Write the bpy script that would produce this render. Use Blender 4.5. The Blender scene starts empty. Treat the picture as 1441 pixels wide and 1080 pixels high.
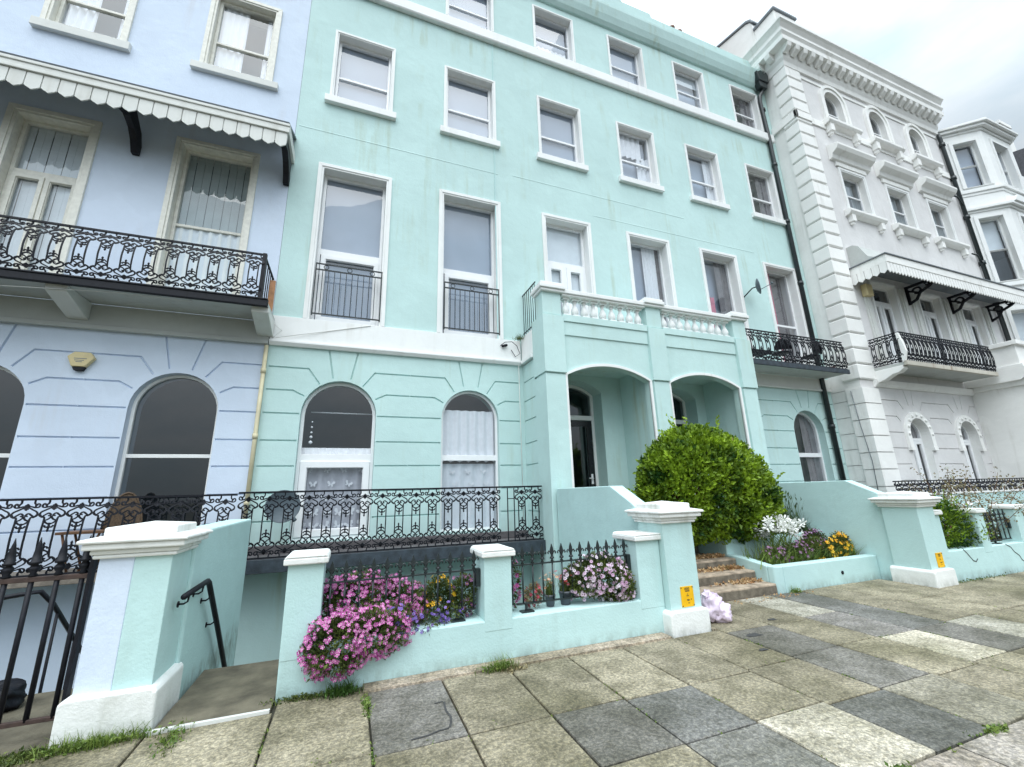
import bpy, bmesh, math, random
from mathutils import Vector, Matrix
from mathutils.geometry import tessellate_polygon
random.seed(7)
S = bpy.context.scene
COL = S.collection
PI = math.pi
sin, cos = math.sin, math.cos

# ------------------------------------------------------------------ materials
def _new(name):
    m = bpy.data.materials.new(name); m.use_nodes = True
    nt = m.node_tree; nt.nodes.clear()
    out = nt.nodes.new('ShaderNodeOutputMaterial'); b = nt.nodes.new('ShaderNodeBsdfPrincipled')
    nt.links.new(b.outputs[0], out.inputs[0])
    return m, nt, b
def _noise(nt, scale, detail=4, stretch=None, rough=.55):
    g = nt.nodes.new('ShaderNodeNewGeometry'); src = g.outputs['Position']
    if stretch:
        mp = nt.nodes.new('ShaderNodeMapping'); mp.inputs['Scale'].default_value = stretch
        nt.links.new(src, mp.inputs[0]); src = mp.outputs[0]
    n = nt.nodes.new('ShaderNodeTexNoise'); n.inputs['Scale'].default_value = scale
    n.inputs['Detail'].default_value = detail; n.inputs['Roughness'].default_value = rough
    nt.links.new(src, n.inputs['Vector']); return n.outputs[0]
def _ramp(nt, src, a, b, va=0., vb=1.):
    r = nt.nodes.new('ShaderNodeMapRange'); r.inputs[1].default_value = a; r.inputs[2].default_value = b
    r.inputs[3].default_value = va; r.inputs[4].default_value = vb
    nt.links.new(src, r.inputs[0]); return r.outputs[0]
def _mix(nt, fac, a, b, mode='MIX'):
    m = nt.nodes.new('ShaderNodeMix'); m.data_type = 'RGBA'; m.blend_type = mode
    if hasattr(fac, 'node'): nt.links.new(fac, m.inputs[0])
    else: m.inputs[0].default_value = fac
    for i, v in ((6, a), (7, b)):
        if hasattr(v, 'node'): nt.links.new(v, m.inputs[i])
        else: m.inputs[i].default_value = (*v, 1)
    return m.outputs[2]
def _bump(nt, b, src, strength, dist=.01):
    bp = nt.nodes.new('ShaderNodeBump'); bp.inputs['Strength'].default_value = strength
    bp.inputs['Distance'].default_value = dist
    nt.links.new(src, bp.inputs['Height']); nt.links.new(bp.outputs[0], b.inputs['Normal'])
def plain(name, col, rough=.6, var=.12, scale=6, bump=0., bscale=60, metal=0., spec=.5):
    m, nt, b = _new(name)
    n = _noise(nt, scale)
    d = tuple(c*(1-var) for c in col); l = tuple(min(1, c*(1+var*.6)) for c in col)
    nt.links.new(_mix(nt, _ramp(nt, n, .3, .7), d, l), b.inputs['Base Color'])
    b.inputs['Roughness'].default_value = rough; b.inputs['Metallic'].default_value = metal
    b.inputs['Specular IOR Level'].default_value = spec
    if bump: _bump(nt, b, _noise(nt, bscale, 6), bump)
    return m
def stucco(name, col, stain=(.35, .33, .26), amt=.25, var=.07, bump=.25, rough=.75, streak=True, base=False):
    m, nt, b = _new(name)
    big = _noise(nt, .55, 5); fine = _noise(nt, 9, 6)
    d = tuple(c*(1-var) for c in col); l = tuple(min(1, c*(1+var*.5)) for c in col)
    c = _mix(nt, _ramp(nt, big, .35, .65), d, l)
    pa = _noise(nt, 1.3, 3, None, .3); c = _mix(nt, _ramp(nt, pa, .555, .575, 0, .28), c, tuple(min(1, x*1.06+.02) for x in col))    # rolled patch repairs
    c = _mix(nt, _ramp(nt, _noise(nt, .9, 4, (1, 1, 2.2), .4), .60, .64, 0, .22), c, tuple(x*.88 for x in col))
    c = _mix(nt, _ramp(nt, fine, .35, .7, 0, .5), c, tuple(x*(1-var*.7) for x in col))
    if streak:
        st = _noise(nt, 1., 5, (5.5, 5.5, .45)); pat = _noise(nt, .8, 3)
        f = nt.nodes.new('ShaderNodeMath'); f.operation = 'MULTIPLY'
        nt.links.new(_ramp(nt, st, .53, .74, 0, 1), f.inputs[0]); nt.links.new(_ramp(nt, pat, .45, .68, 0, amt), f.inputs[1])
        c = _mix(nt, f.outputs[0], c, stain)
    if base:                      # splashed dirt and algae at the foot of the garden walls
        g = nt.nodes.new('ShaderNodeNewGeometry'); sp = nt.nodes.new('ShaderNodeSeparateXYZ'); nt.links.new(g.outputs['Position'], sp.inputs[0])
        f1 = nt.nodes.new('ShaderNodeMath'); f1.operation = 'MULTIPLY'
        nt.links.new(_ramp(nt, sp.outputs[2], -.02, .13, .75, 0), f1.inputs[0]); nt.links.new(_ramp(nt, _noise(nt, 7, 6, (1, 1, .5), .7), .40, .68, .05, .95), f1.inputs[1])
        c = _mix(nt, f1.outputs[0], c, (.12, .13, .085))
    nt.links.new(c, b.inputs['Base Color']); b.inputs['Roughness'].default_value = rough
    b.inputs['Specular IOR Level'].default_value = .3
    h = nt.nodes.new('ShaderNodeMath'); h.operation = 'ADD'
    nt.links.new(_noise(nt, 55, 6), h.inputs[0])
    h2 = nt.nodes.new('ShaderNodeMath'); h2.operation = 'MULTIPLY'; h2.inputs[1].default_value = 5.
    nt.links.new(_noise(nt, 2.2, 4), h2.inputs[0]); nt.links.new(h2.outputs[0], h.inputs[1])
    _bump(nt, b, h.outputs[0], bump, .012)
    return m
def glassmat(name, tint=(.72, .76, .78), ior=2.05, rough=.01):
    m = bpy.data.materials.new(name); m.use_nodes = True; nt = m.node_tree; nt.nodes.clear()
    o = nt.nodes.new('ShaderNodeOutputMaterial'); mx = nt.nodes.new('ShaderNodeMixShader')
    lw = nt.nodes.new('ShaderNodeLayerWeight'); lw.inputs[0].default_value = .5; f0 = ((ior-1)/(ior+1))**2
    pw = nt.nodes.new('ShaderNodeMath'); pw.operation = 'POWER'; pw.inputs[1].default_value = 4.; nt.links.new(lw.outputs['Facing'], pw.inputs[0])
    fr = nt.nodes.new('ShaderNodeMapRange'); fr.inputs[3].default_value = f0; fr.inputs[4].default_value = 1.; nt.links.new(pw.outputs[0], fr.inputs[0])
    t = nt.nodes.new('ShaderNodeBsdfTransparent'); t.inputs[0].default_value = (*tint, 1)
    g = nt.nodes.new('ShaderNodeBsdfGlossy'); g.inputs['Roughness'].default_value = rough
    bp = nt.nodes.new('ShaderNodeBump'); bp.inputs['Strength'].default_value = .06; bp.inputs['Distance'].default_value = .02
    nt.links.new(_noise(nt, 1.6, 2), bp.inputs['Height']); nt.links.new(bp.outputs[0], g.inputs['Normal'])
    nt.links.new(fr.outputs[0], mx.inputs[0]); nt.links.new(t.outputs[0], mx.inputs[1])
    nt.links.new(g.outputs[0], mx.inputs[2]); nt.links.new(mx.outputs[0], o.inputs[0]); return m
def attrmat(name, attr='tone', rough=.8, kind='slab'):
    m, nt, b = _new(name)
    a = nt.nodes.new('ShaderNodeAttribute'); a.attribute_name = attr
    c = a.outputs['Color']
    if kind == 'slab':
        sp = _noise(nt, 42, 3, None, .75); md = _noise(nt, 3.2, 6, None, .65); lg = _noise(nt, .9, 4)
        vo = nt.nodes.new('ShaderNodeTexVoronoi'); vo.inputs['Scale'].default_value = 75
        g = nt.nodes.new('ShaderNodeNewGeometry'); nt.links.new(g.outputs['Position'], vo.inputs['Vector'])
        c = _mix(nt, _ramp(nt, md, .42, .60, 0, .8), c, _mix(nt, 1., c, (.52, .52, .48), 'MULTIPLY'))
        c = _mix(nt, _ramp(nt, sp, .47, .58, 0, .8), c, _mix(nt, 1., c, (1.95, 1.9, 1.8), 'MULTIPLY'))
        sq = _noise(nt, 24, 5, None, .75); c = _mix(nt, _ramp(nt, sq, .48, .6, 0, .85), c, _mix(nt, 1., c, (.55, .54, .5), 'MULTIPLY'))
        vf = nt.nodes.new('ShaderNodeMath'); vf.operation = 'MULTIPLY'
        nt.links.new(_ramp(nt, vo.outputs['Distance'], .0, .4, .55, 0), vf.inputs[0]); nt.links.new(_ramp(nt, md, .3, .6, 1, .3), vf.inputs[1])
        c = _mix(nt, vf.outputs[0], c, (.05, .05, .042))
        c = _mix(nt, _ramp(nt, lg, .42, .66, 0, .8), c, _mix(nt, 1., c, (.42, .43, .33), 'MULTIPLY'))
        _bump(nt, b, sp, .5, .006)
    nt.links.new(c, b.inputs['Base Color']); b.inputs['Roughness'].default_value = rough
    return m
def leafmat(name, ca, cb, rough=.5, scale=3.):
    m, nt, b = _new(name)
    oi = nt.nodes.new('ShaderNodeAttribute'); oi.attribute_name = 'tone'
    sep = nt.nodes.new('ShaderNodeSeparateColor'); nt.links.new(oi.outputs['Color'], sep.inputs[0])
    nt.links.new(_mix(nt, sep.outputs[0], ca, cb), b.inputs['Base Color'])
    b.inputs['Roughness'].default_value = rough; b.inputs['Specular IOR Level'].default_value = .35
    b.inputs['Subsurface Weight'].default_value = 0
    tr = nt.nodes.new('ShaderNodeBsdfTranslucent'); nt.links.new(_mix(nt, sep.outputs[0], ca, cb), tr.inputs[0])
    mx = nt.nodes.new('ShaderNodeMixShader'); mx.inputs[0].default_value = .2
    out = [n for n in nt.nodes if n.type == 'OUTPUT_MATERIAL'][0]
    nt.links.new(b.outputs[0], mx.inputs[1]); nt.links.new(tr.outputs[0], mx.inputs[2]); nt.links.new(mx.outputs[0], out.inputs[0])
    return m

MINT = (.525, .705, .685)
M = dict(
    mint=stucco('mint_render', MINT, (.36, .42, .28), .6),
    mint_low=stucco('mint_garden_render', (.505, .70, .69), (.25, .30, .24), .34, .08, base=True),
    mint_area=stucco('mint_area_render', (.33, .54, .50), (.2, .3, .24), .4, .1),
    lav=stucco('lavender_render', (.635, .72, .845), (.5, .45, .4), .25),
    lav_low=stucco('lavender_grey_render', (.60, .64, .73), (.36, .32, .28), .45, .1),
    white=stucco('white_paint', (.82, .83, .82), (.42, .38, .3), .42, .05, .12, .5),
    cream=stucco('weathered_white', (.68, .69, .66), (.3, .27, .2), .5, .1, .2, .6),
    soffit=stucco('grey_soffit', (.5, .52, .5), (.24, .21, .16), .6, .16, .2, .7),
    grey=stucco('pale_grey_render', (.71, .70, .695), (.36, .33, .28), .45, .1, .3, .8),
    stone=stucco('white_stone_paint', (.88, .875, .85), (.33, .31, .25), .5, .08, .25, .7),
    pvc=plain('white_upvc', (.84, .85, .86), .25, .03),
    timber=plain('aged_white_timber', (.74, .73, .66), .5, .12, 12),
    iron=plain('black_iron', (.008, .009, .014), .5, .4, 20, .2, 90, 0., .25),
    green_iron=plain('dark_green_iron', (.016, .024, .026), .35, .4, 20, .2, 90),
    rust=plain('rusty_iron', (.055, .032, .026), .7, .5, 15, .4, 60),
    slate=plain('dark_slab_edge', (.035, .048, .062), .6, .5, 8, .3, 40),
    slabstone=plain('weathered_slab', (.20, .17, .14), .85, .45, 9, .5, 40),
    floorst=plain('balcony_floor', (.13, .12, .125), .85, .4, 6, .4, 40),
    step=plain('worn_stone_step', (.37, .295, .22), .85, .5, 7, .5, 50),
    riser=plain('dirty_stone_riser', (.17, .145, .11), .9, .5, 9, .5, 50),
    worn=stucco('worn_white_paint', (.82, .83, .81), (.28, .29, .2), .8, .09, .35, .6, True, True),
    rustfascia=stucco('rust_streaked_fascia', (.55, .52, .45), (.22, .09, .03), .95, .2, .3, .7),
    landing=plain('mossy_landing', (.145, .128, .09), .9, .5, 4, .6, 50),
    room=plain('dim_room', (.15, .17, .19), .9, .2, 1),
    darkdoor=plain('black_door', (.012, .013, .016), .25, .3, 5),
    net=plain('net_curtain', (.78, .80, .82), .9, .06, 10),
    netgrey=plain('grey_net', (.50, .51, .55), .9, .1, 8),
    netpale=plain('pale_net', (.74, .78, .81), .9, .06, 8),
    lace=plain('white_lace', (.92, .92, .92), .9, .04, 10),
    gblind=plain('grey_blind', (.34, .40, .48), .9, .10, 1.3),  # grey sky reflection painted as a sheet colour for the windows
    lblind=plain('pale_blind', (.74, .80, .82), .8, .06, 4),
    dblind=plain('grey_strip_blind', (.42, .48, .47), .8, .1, 4),
    pink=plain('pink_curtain', (.62, .19, .27), .9, .25, 8),
    taupe=plain('taupe_curtain', (.20, .19, .195), .9, .2, 6),
    glass=glassmat('window_glass', (.95, .97, 1.), 1.95),
    dglass=glassmat('dark_window_glass', (.5, .55, .58), 2.0),
    cowl=plain('dark_cowl', (.03, .028, .028), .8, .3),
    pot=plain('clay_pot', (.24, .13, .09), .8, .3, 6),
    slates=plain('roof_slates', (.09, .09, .10), .7, .3, 10),
    tiles=plain('roof_tiles', (.2, .13, .10), .8, .35, 12),
    lead=plain('lead_grey', (.17, .19, .21), .5, .2, 5),
    wood=plain('brown_wood', (.20, .10, .05), .6, .4, 15),
    wicker=plain('wicker', (.11, .07, .04), .7, .5, 60, .5, 120),
    plank=plain('tan_plank', (.45, .22, .10), .6, .3, 12),
    pipey=plain('cream_pipe', (.60, .54, .36), .5, .2, 4),
    dish=plain('dark_dish', (.11, .145, .17), .45, .2, 4),
    yellow=plain('yellow_sign', (.85, .47, .006), .4, .08, 8),
    ink=plain('sign_ink', (.03, .03, .025), .6, .2),
    bag=plain('lilac_bag', (.74, .62, .75), .32, .10, 8, .3, 30),
    soil=plain('soil', (.05, .036, .025), .95, .5, 12, .6, 60),
    gpot=plain('grey_plant_pot', (.11, .12, .14), .6, .2, 10),
    asphalt=plain('asphalt', (.05, .05, .052), .9, .3, 8, .4, 80),
    bed=plain('joint_sand', (.05, .048, .034), .95, .4, 14),
    slab=attrmat('paving_slabs'),
    alarm=plain('alarm_plastic', (.66, .55, .30), .4, .08, 10),
    cable=plain('white_cable', (.65, .65, .62), .5, .1),
    deadleaf=plain('dry_leaf', (.36, .22, .10), .8, .5, 30),
    tar=plain('tar_stain', (.05, .05, .05), .8, .3, 20),
)
L_ = dict(
    bush=leafmat('bush_leaf', (.012, .055, .005), (.31, .46, .025)),
    dark=leafmat('dark_leaf', (.03, .075, .015), (.10, .20, .035)),
    flow=leafmat('flower_leaf', (.03, .055, .014), (.16, .20, .045)),
    grass=leafmat('grass_blade', (.06, .12, .02), (.24, .32, .07)),
    dry=leafmat('dry_stem', (.12, .10, .05), (.32, .27, .14)),
    lavs=leafmat('grey_stem', (.025, .05, .02), (.10, .16, .06)),
    pink=leafmat('pink_petal', (.36, .035, .25), (.78, .28, .58)),
    pale=leafmat('pale_petal', (.62, .35, .55), (.88, .80, .86)),
    violet=leafmat('violet_petal', (.09, .05, .28), (.32, .2, .62)),
    purple=leafmat('purple_petal', (.16, .04, .17), (.45, .2, .42)),
    orange=leafmat('orange_petal', (.85, .36, .01), (.95, .66, .05)),
    gold=leafmat('gold_petal', (.85, .42, .01), (.95, .65, .04)),
    red=leafmat('red_petal', (.30, .02, .04), (.60, .08, .09)),
    peach=leafmat('peach_petal', (.75, .35, .2), (.9, .6, .4)),
    whitep=leafmat('white_petal', (.78, .80, .76), (.9, .9, .88)),
)

# ------------------------------------------------------------------ mesh building
ORG = {}
class MB:
    def __init__(self): self.v = []; self.f = []; self.m = []; self.t = []; self.sm = []
    def add(self, vs, fs, mat=0, tone=None, smooth=False):
        o = len(self.v); self.v.extend([tuple(p) for p in vs])
        for f in fs:
            self.f.append([o+i for i in f]); self.m.append(mat); self.t.append(tone); self.sm.append(smooth)
        return self
    def box(self, x0, x1, y0, y1, z0, z1, mat=0, tone=None):
        if x0 > x1: x0, x1 = x1, x0
        if y0 > y1: y0, y1 = y1, y0
        if z0 > z1: z0, z1 = z1, z0
        v = [(x0,y0,z0),(x1,y0,z0),(x1,y1,z0),(x0,y1,z0),(x0,y0,z1),(x1,y0,z1),(x1,y1,z1),(x0,y1,z1)]
        return self.add(v, [(0,3,2,1),(4,5,6,7),(0,1,5,4),(1,2,6,5),(2,3,7,6),(3,0,4,7)], mat, tone)
    def cbox(self, x, y, z0, w, d, h, mat=0): return self.box(x-w/2, x+w/2, y-d/2, y+d/2, z0, z0+h, mat)
    def prism(self, poly, a, b, axis='y', mat=0):
        """poly of 2D points extruded along an axis: y -> (x,z), x -> (y,z), z -> (x,y)"""
        n = len(poly)
        def P(p, t): return {'y': (p[0], t, p[1]), 'x': (t, p[0], p[1]), 'z': (p[0], p[1], t)}[axis]
        ar = sum(poly[i][0]*poly[(i+1)%n][1]-poly[(i+1)%n][0]*poly[i][1] for i in range(n))
        if (ar < 0) != (axis == 'y'): poly = poly[::-1]
        if axis == 'y': a, b = b, a   # keep outward normals
        if a > b and axis != 'y': a, b = b, a
        if axis == 'y' and a < b: a, b = b, a
        vs = [P(p, a) for p in poly]+[P(p, b) for p in poly]
        if axis == 'y':
            fs = [tuple(range(n))[::-1], tuple(range(n, 2*n))]+[(i, (i+1)%n, n+(i+1)%n, n+i) for i in range(n)]
        else:
            fs = [tuple(range(n))[::-1], tuple(range(n, 2*n))]+[(i, (i+1)%n, n+(i+1)%n, n+i) for i in range(n)]
        return self.add(vs, fs, mat)
    def ring(self, outer, inner, y0, y1, mat=0, P=None):
        n = len(outer); P = P or (lambda p, t: (p[0], t, p[1]))
        vs = [P(p, y0) for p in outer]+[P(p, y0) for p in inner]+[P(p, y1) for p in outer]+[P(p, y1) for p in inner]
        fs = []
        for i in range(n):
            j = (i+1) % n
            fs += [(i, j, n+j, n+i), (2*n+i, 3*n+i, 3*n+j, 2*n+j), (i, 2*n+i, 2*n+j, j), (n+i, n+j, 3*n+j, 3*n+i)]
        return self.add(vs, fs, mat)
    def plate(self, outer, holes, P, mat=0, hmats=None):
        """flat sheet with holes; P(u, w, d) maps to the world, d = depth into the wall; holes = (poly, depth, closed, matreveal, matbottom)"""
        loops = [outer]+[h[0] for h in holes]
        tris = tessellate_polygon([[Vector((p[0], p[1], 0)) for p in l] for l in loops])
        pts = [p for l in loops for p in l]
        self.add([P(p[0], p[1], 0) for p in pts], [tuple(t) for t in tris], mat)
        for h_ in holes:
            poly, dep, closed, mr, mbm = h_[:5]; low = h_[5] if len(h_) > 5 else poly; n = len(poly)
            self.add([P(p[0], p[1], 0) for p in poly]+[P(p[0], p[1], dep) for p in low], [(i, (i+1)%n, n+(i+1)%n, n+i) for i in range(n)], mr)
            if closed: 
                tt = tessellate_polygon([[Vector((p[0], p[1], 0)) for p in low]])
                self.add([P(p[0], p[1], dep) for p in low], [tuple(t) for t in tt], mbm)
        return self
    def tube(self, pts, r, n=6, mat=0, cap=True, r2=None, tone=None):
        pts = [Vector(p) for p in pts]; k = len(pts); vs = []; prev = None
        for i, p in enumerate(pts):
            d = (pts[min(i+1, k-1)]-pts[max(i-1, 0)]).normalized()
            up = Vector((0, 0, 1)) if abs(d.z) < .9 else Vector((1, 0, 0))
            if prev is None: a = d.cross(up).normalized()
            else:
                a = prev-d*prev.dot(d)
                a = a.normalized() if a.length > 1e-5 else d.cross(up).normalized()
            prev = a; b = d.cross(a)
            rr = r if r2 is None else r+(r2-r)*i/(k-1)
            for j in range(n):
                t = 2*PI*(j+.5)/n; vs.append(p+a*(cos(t)*rr)+b*(sin(t)*rr))
        fs = [(i*n+j, i*n+(j+1)%n, (i+1)*n+(j+1)%n, (i+1)*n+j) for i in range(k-1) for j in range(n)]
        if cap: fs += [tuple(range(n))[::-1], tuple((k-1)*n+j for j in range(n))]
        return self.add(vs, fs, mat, tone, n > 4)
    def lathe(self, prof, c, n=14, mat=0, axis=Vector((0, 0, 1)), smooth=True):
        vs = []; ax = Vector(axis).normalized()
        a = ax.cross(Vector((0, 1, 0)) if abs(ax.y) < .9 else Vector((1, 0, 0))).normalized(); b = ax.cross(a)
        for r, h in prof:
            for j in range(n):
                t = 2*PI*j/n; vs.append(Vector(c)+ax*h+a*(cos(t)*r)+b*(sin(t)*r))
        k = len(prof)
        fs = [(i*n+j, i*n+(j+1)%n, (i+1)*n+(j+1)%n, (i+1)*n+j) for i in range(k-1) for j in range(n)]
        fs += [tuple(range(n))[::-1], tuple((k-1)*n+j for j in range(n))]
        return self.add(vs, fs, mat, None, smooth)
    def build(self, name, mats, parent=None, loc=None, bevel=0., fix=True):
        org = ORG[parent.name] if parent else Vector(loc or (0, 0, 0))
        me = bpy.data.meshes.new(name)
        me.from_pydata([(p[0]-org[0], p[1]-org[1], p[2]-org[2]) for p in self.v], [], self.f)
        mats = mats if isinstance(mats, (list, tuple)) else [mats]
        for m in mats: me.materials.append(m)
        me.polygons.foreach_set('material_index', self.m)
        me.polygons.foreach_set('use_smooth', self.sm)
        if any(t is not None for t in self.t):
            at = me.color_attributes.new('tone', 'FLOAT_COLOR', 'CORNER'); buf = []
            for f, t in zip(self.f, self.t):
                c = (t if isinstance(t, tuple) else (t or 0.,)*3)
                buf.extend((c[0], c[1], c[2], 1.)*len(f))
            at.data.foreach_set('color', buf)
        if fix:
            bm = bmesh.new(); bm.from_mesh(me); bmesh.ops.recalc_face_normals(bm, faces=bm.faces[:]); bm.to_mesh(me); bm.free()
        o = bpy.data.objects.new(name, me); COL.objects.link(o)
        if parent: o.parent = parent
        else: o.location = org
        ORG[o.name] = org
        if bevel:
            b = o.modifiers.new('soft_edges', 'BEVEL'); b.width = bevel; b.segments = 2; b.limit_method = 'ANGLE'; b.angle_limit = .6
        return o
def thing(name, label, cat, loc, group=None):
    o = bpy.data.objects.new(name, None); COL.objects.link(o); o.location = loc; o.empty_display_size = .2
    ORG[o.name] = Vector(loc); tag(o, label, cat, group); return o
def tag(o, label, cat, group=None):
    o['label'] = label; o['category'] = cat
    if group: o['group'] = group
    return o
def struct(o, kind='structure'): o['kind'] = kind; return o
def dup(src, parent, off=(0, 0, 0), name=None):
    c = src.copy(); COL.objects.link(c); c.parent = parent; c.location = Vector(src.location)+Vector(off); ORG[c.name] = ORG[src.name]; return c
def node(name, parent):
    o = bpy.data.objects.new(name, None); COL.objects.link(o); o.parent = parent; ORG[o.name] = ORG[parent.name]; o.empty_display_size = .1; return o

# ------------------------------------------------------------------ 2D shapes
def rect(x0, x1, z0, z1): return [(x0, z0), (x1, z0), (x1, z1), (x0, z1)]
def arch(x0, x1, z0, zs, zt, n=16):
    """outline with a (segmental or round) arched head: springing zs, crown zt"""
    w = (x1-x0)/2; h = zt-zs; r = (w*w+h*h)/(2*h); cz = zt-r; cx = (x0+x1)/2; a = math.asin(min(1, w/r))
    if h > w*.999: a = PI/2
    return [(x0, z0), (x1, z0)]+[(cx+r*sin(a-2*a*i/n), cz+r*cos(a-2*a*i/n)) for i in range(n+1)]
def stroke(pts, w):
    """thicken a polyline into a thin polygon"""
    L = []; R = []; n = len(pts)
    for i, p in enumerate(pts):
        q0 = pts[max(i-1, 0)]; q1 = pts[min(i+1, n-1)]
        def nrm(a, b):
            d = math.hypot(b[0]-a[0], b[1]-a[1]); return (-(b[1]-a[1])/d, (b[0]-a[0])/d)
        ns = []
        if i > 0: ns.append(nrm(q0, p))
        if i < n-1: ns.append(nrm(p, q1))
        nx = sum(a[0] for a in ns)/len(ns); nz = sum(a[1] for a in ns)/len(ns); k = w/2/max(.3, nx*nx+nz*nz)
        L.append((p[0]+nx*k, p[1]+nz*k)); R.append((p[0]-nx*k, p[1]-nz*k))
    return L+R[::-1]
# ------------------------------------------------------------------ shared building pieces
YF = 8.45                       # plane of the terrace fronts
def PF(y0): return lambda u, w, d=0: (u, y0+d, w)
def curtain_mesh(mb, x0, x1, z0, z1, y, folds=6, amp=.02, mat=0, scallop=0.):
    n = folds*6; vs = []
    for i in range(n+1):
        t = i/n; x = x0+(x1-x0)*t; yy = y+amp*sin(2*PI*folds*t)+amp*.4*sin(5.1*PI*folds*t*.37+x)
        vs += [(x, yy, z0+scallop*abs(sin(PI*folds*t))), (x, yy, z1)]
    mb.add(vs, [(2*i, 2*i+2, 2*i+3, 2*i+1) for i in range(n)], mat, None, True)
def butterfly(mb, x, y, z, s, a, mat=0):
    for sd in (-1, 1):
        for poly in (((0, 0), (.55, .85), (1, .75), (.9, .15), (.4, -.08)), ((0, 0), (.5, -.1), (.68, -.45), (.35, -.62), (.1, -.3))):
            pts = [(sd*px*s, pz*s) for px, pz in poly]
            ca, sa = cos(a), sin(a)
            mb.add([(x+px*ca-pz*sa, y-abs(px)*.15, z+px*sa+pz*ca) for px, pz in pts], [tuple(range(len(pts)))], mat)

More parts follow.
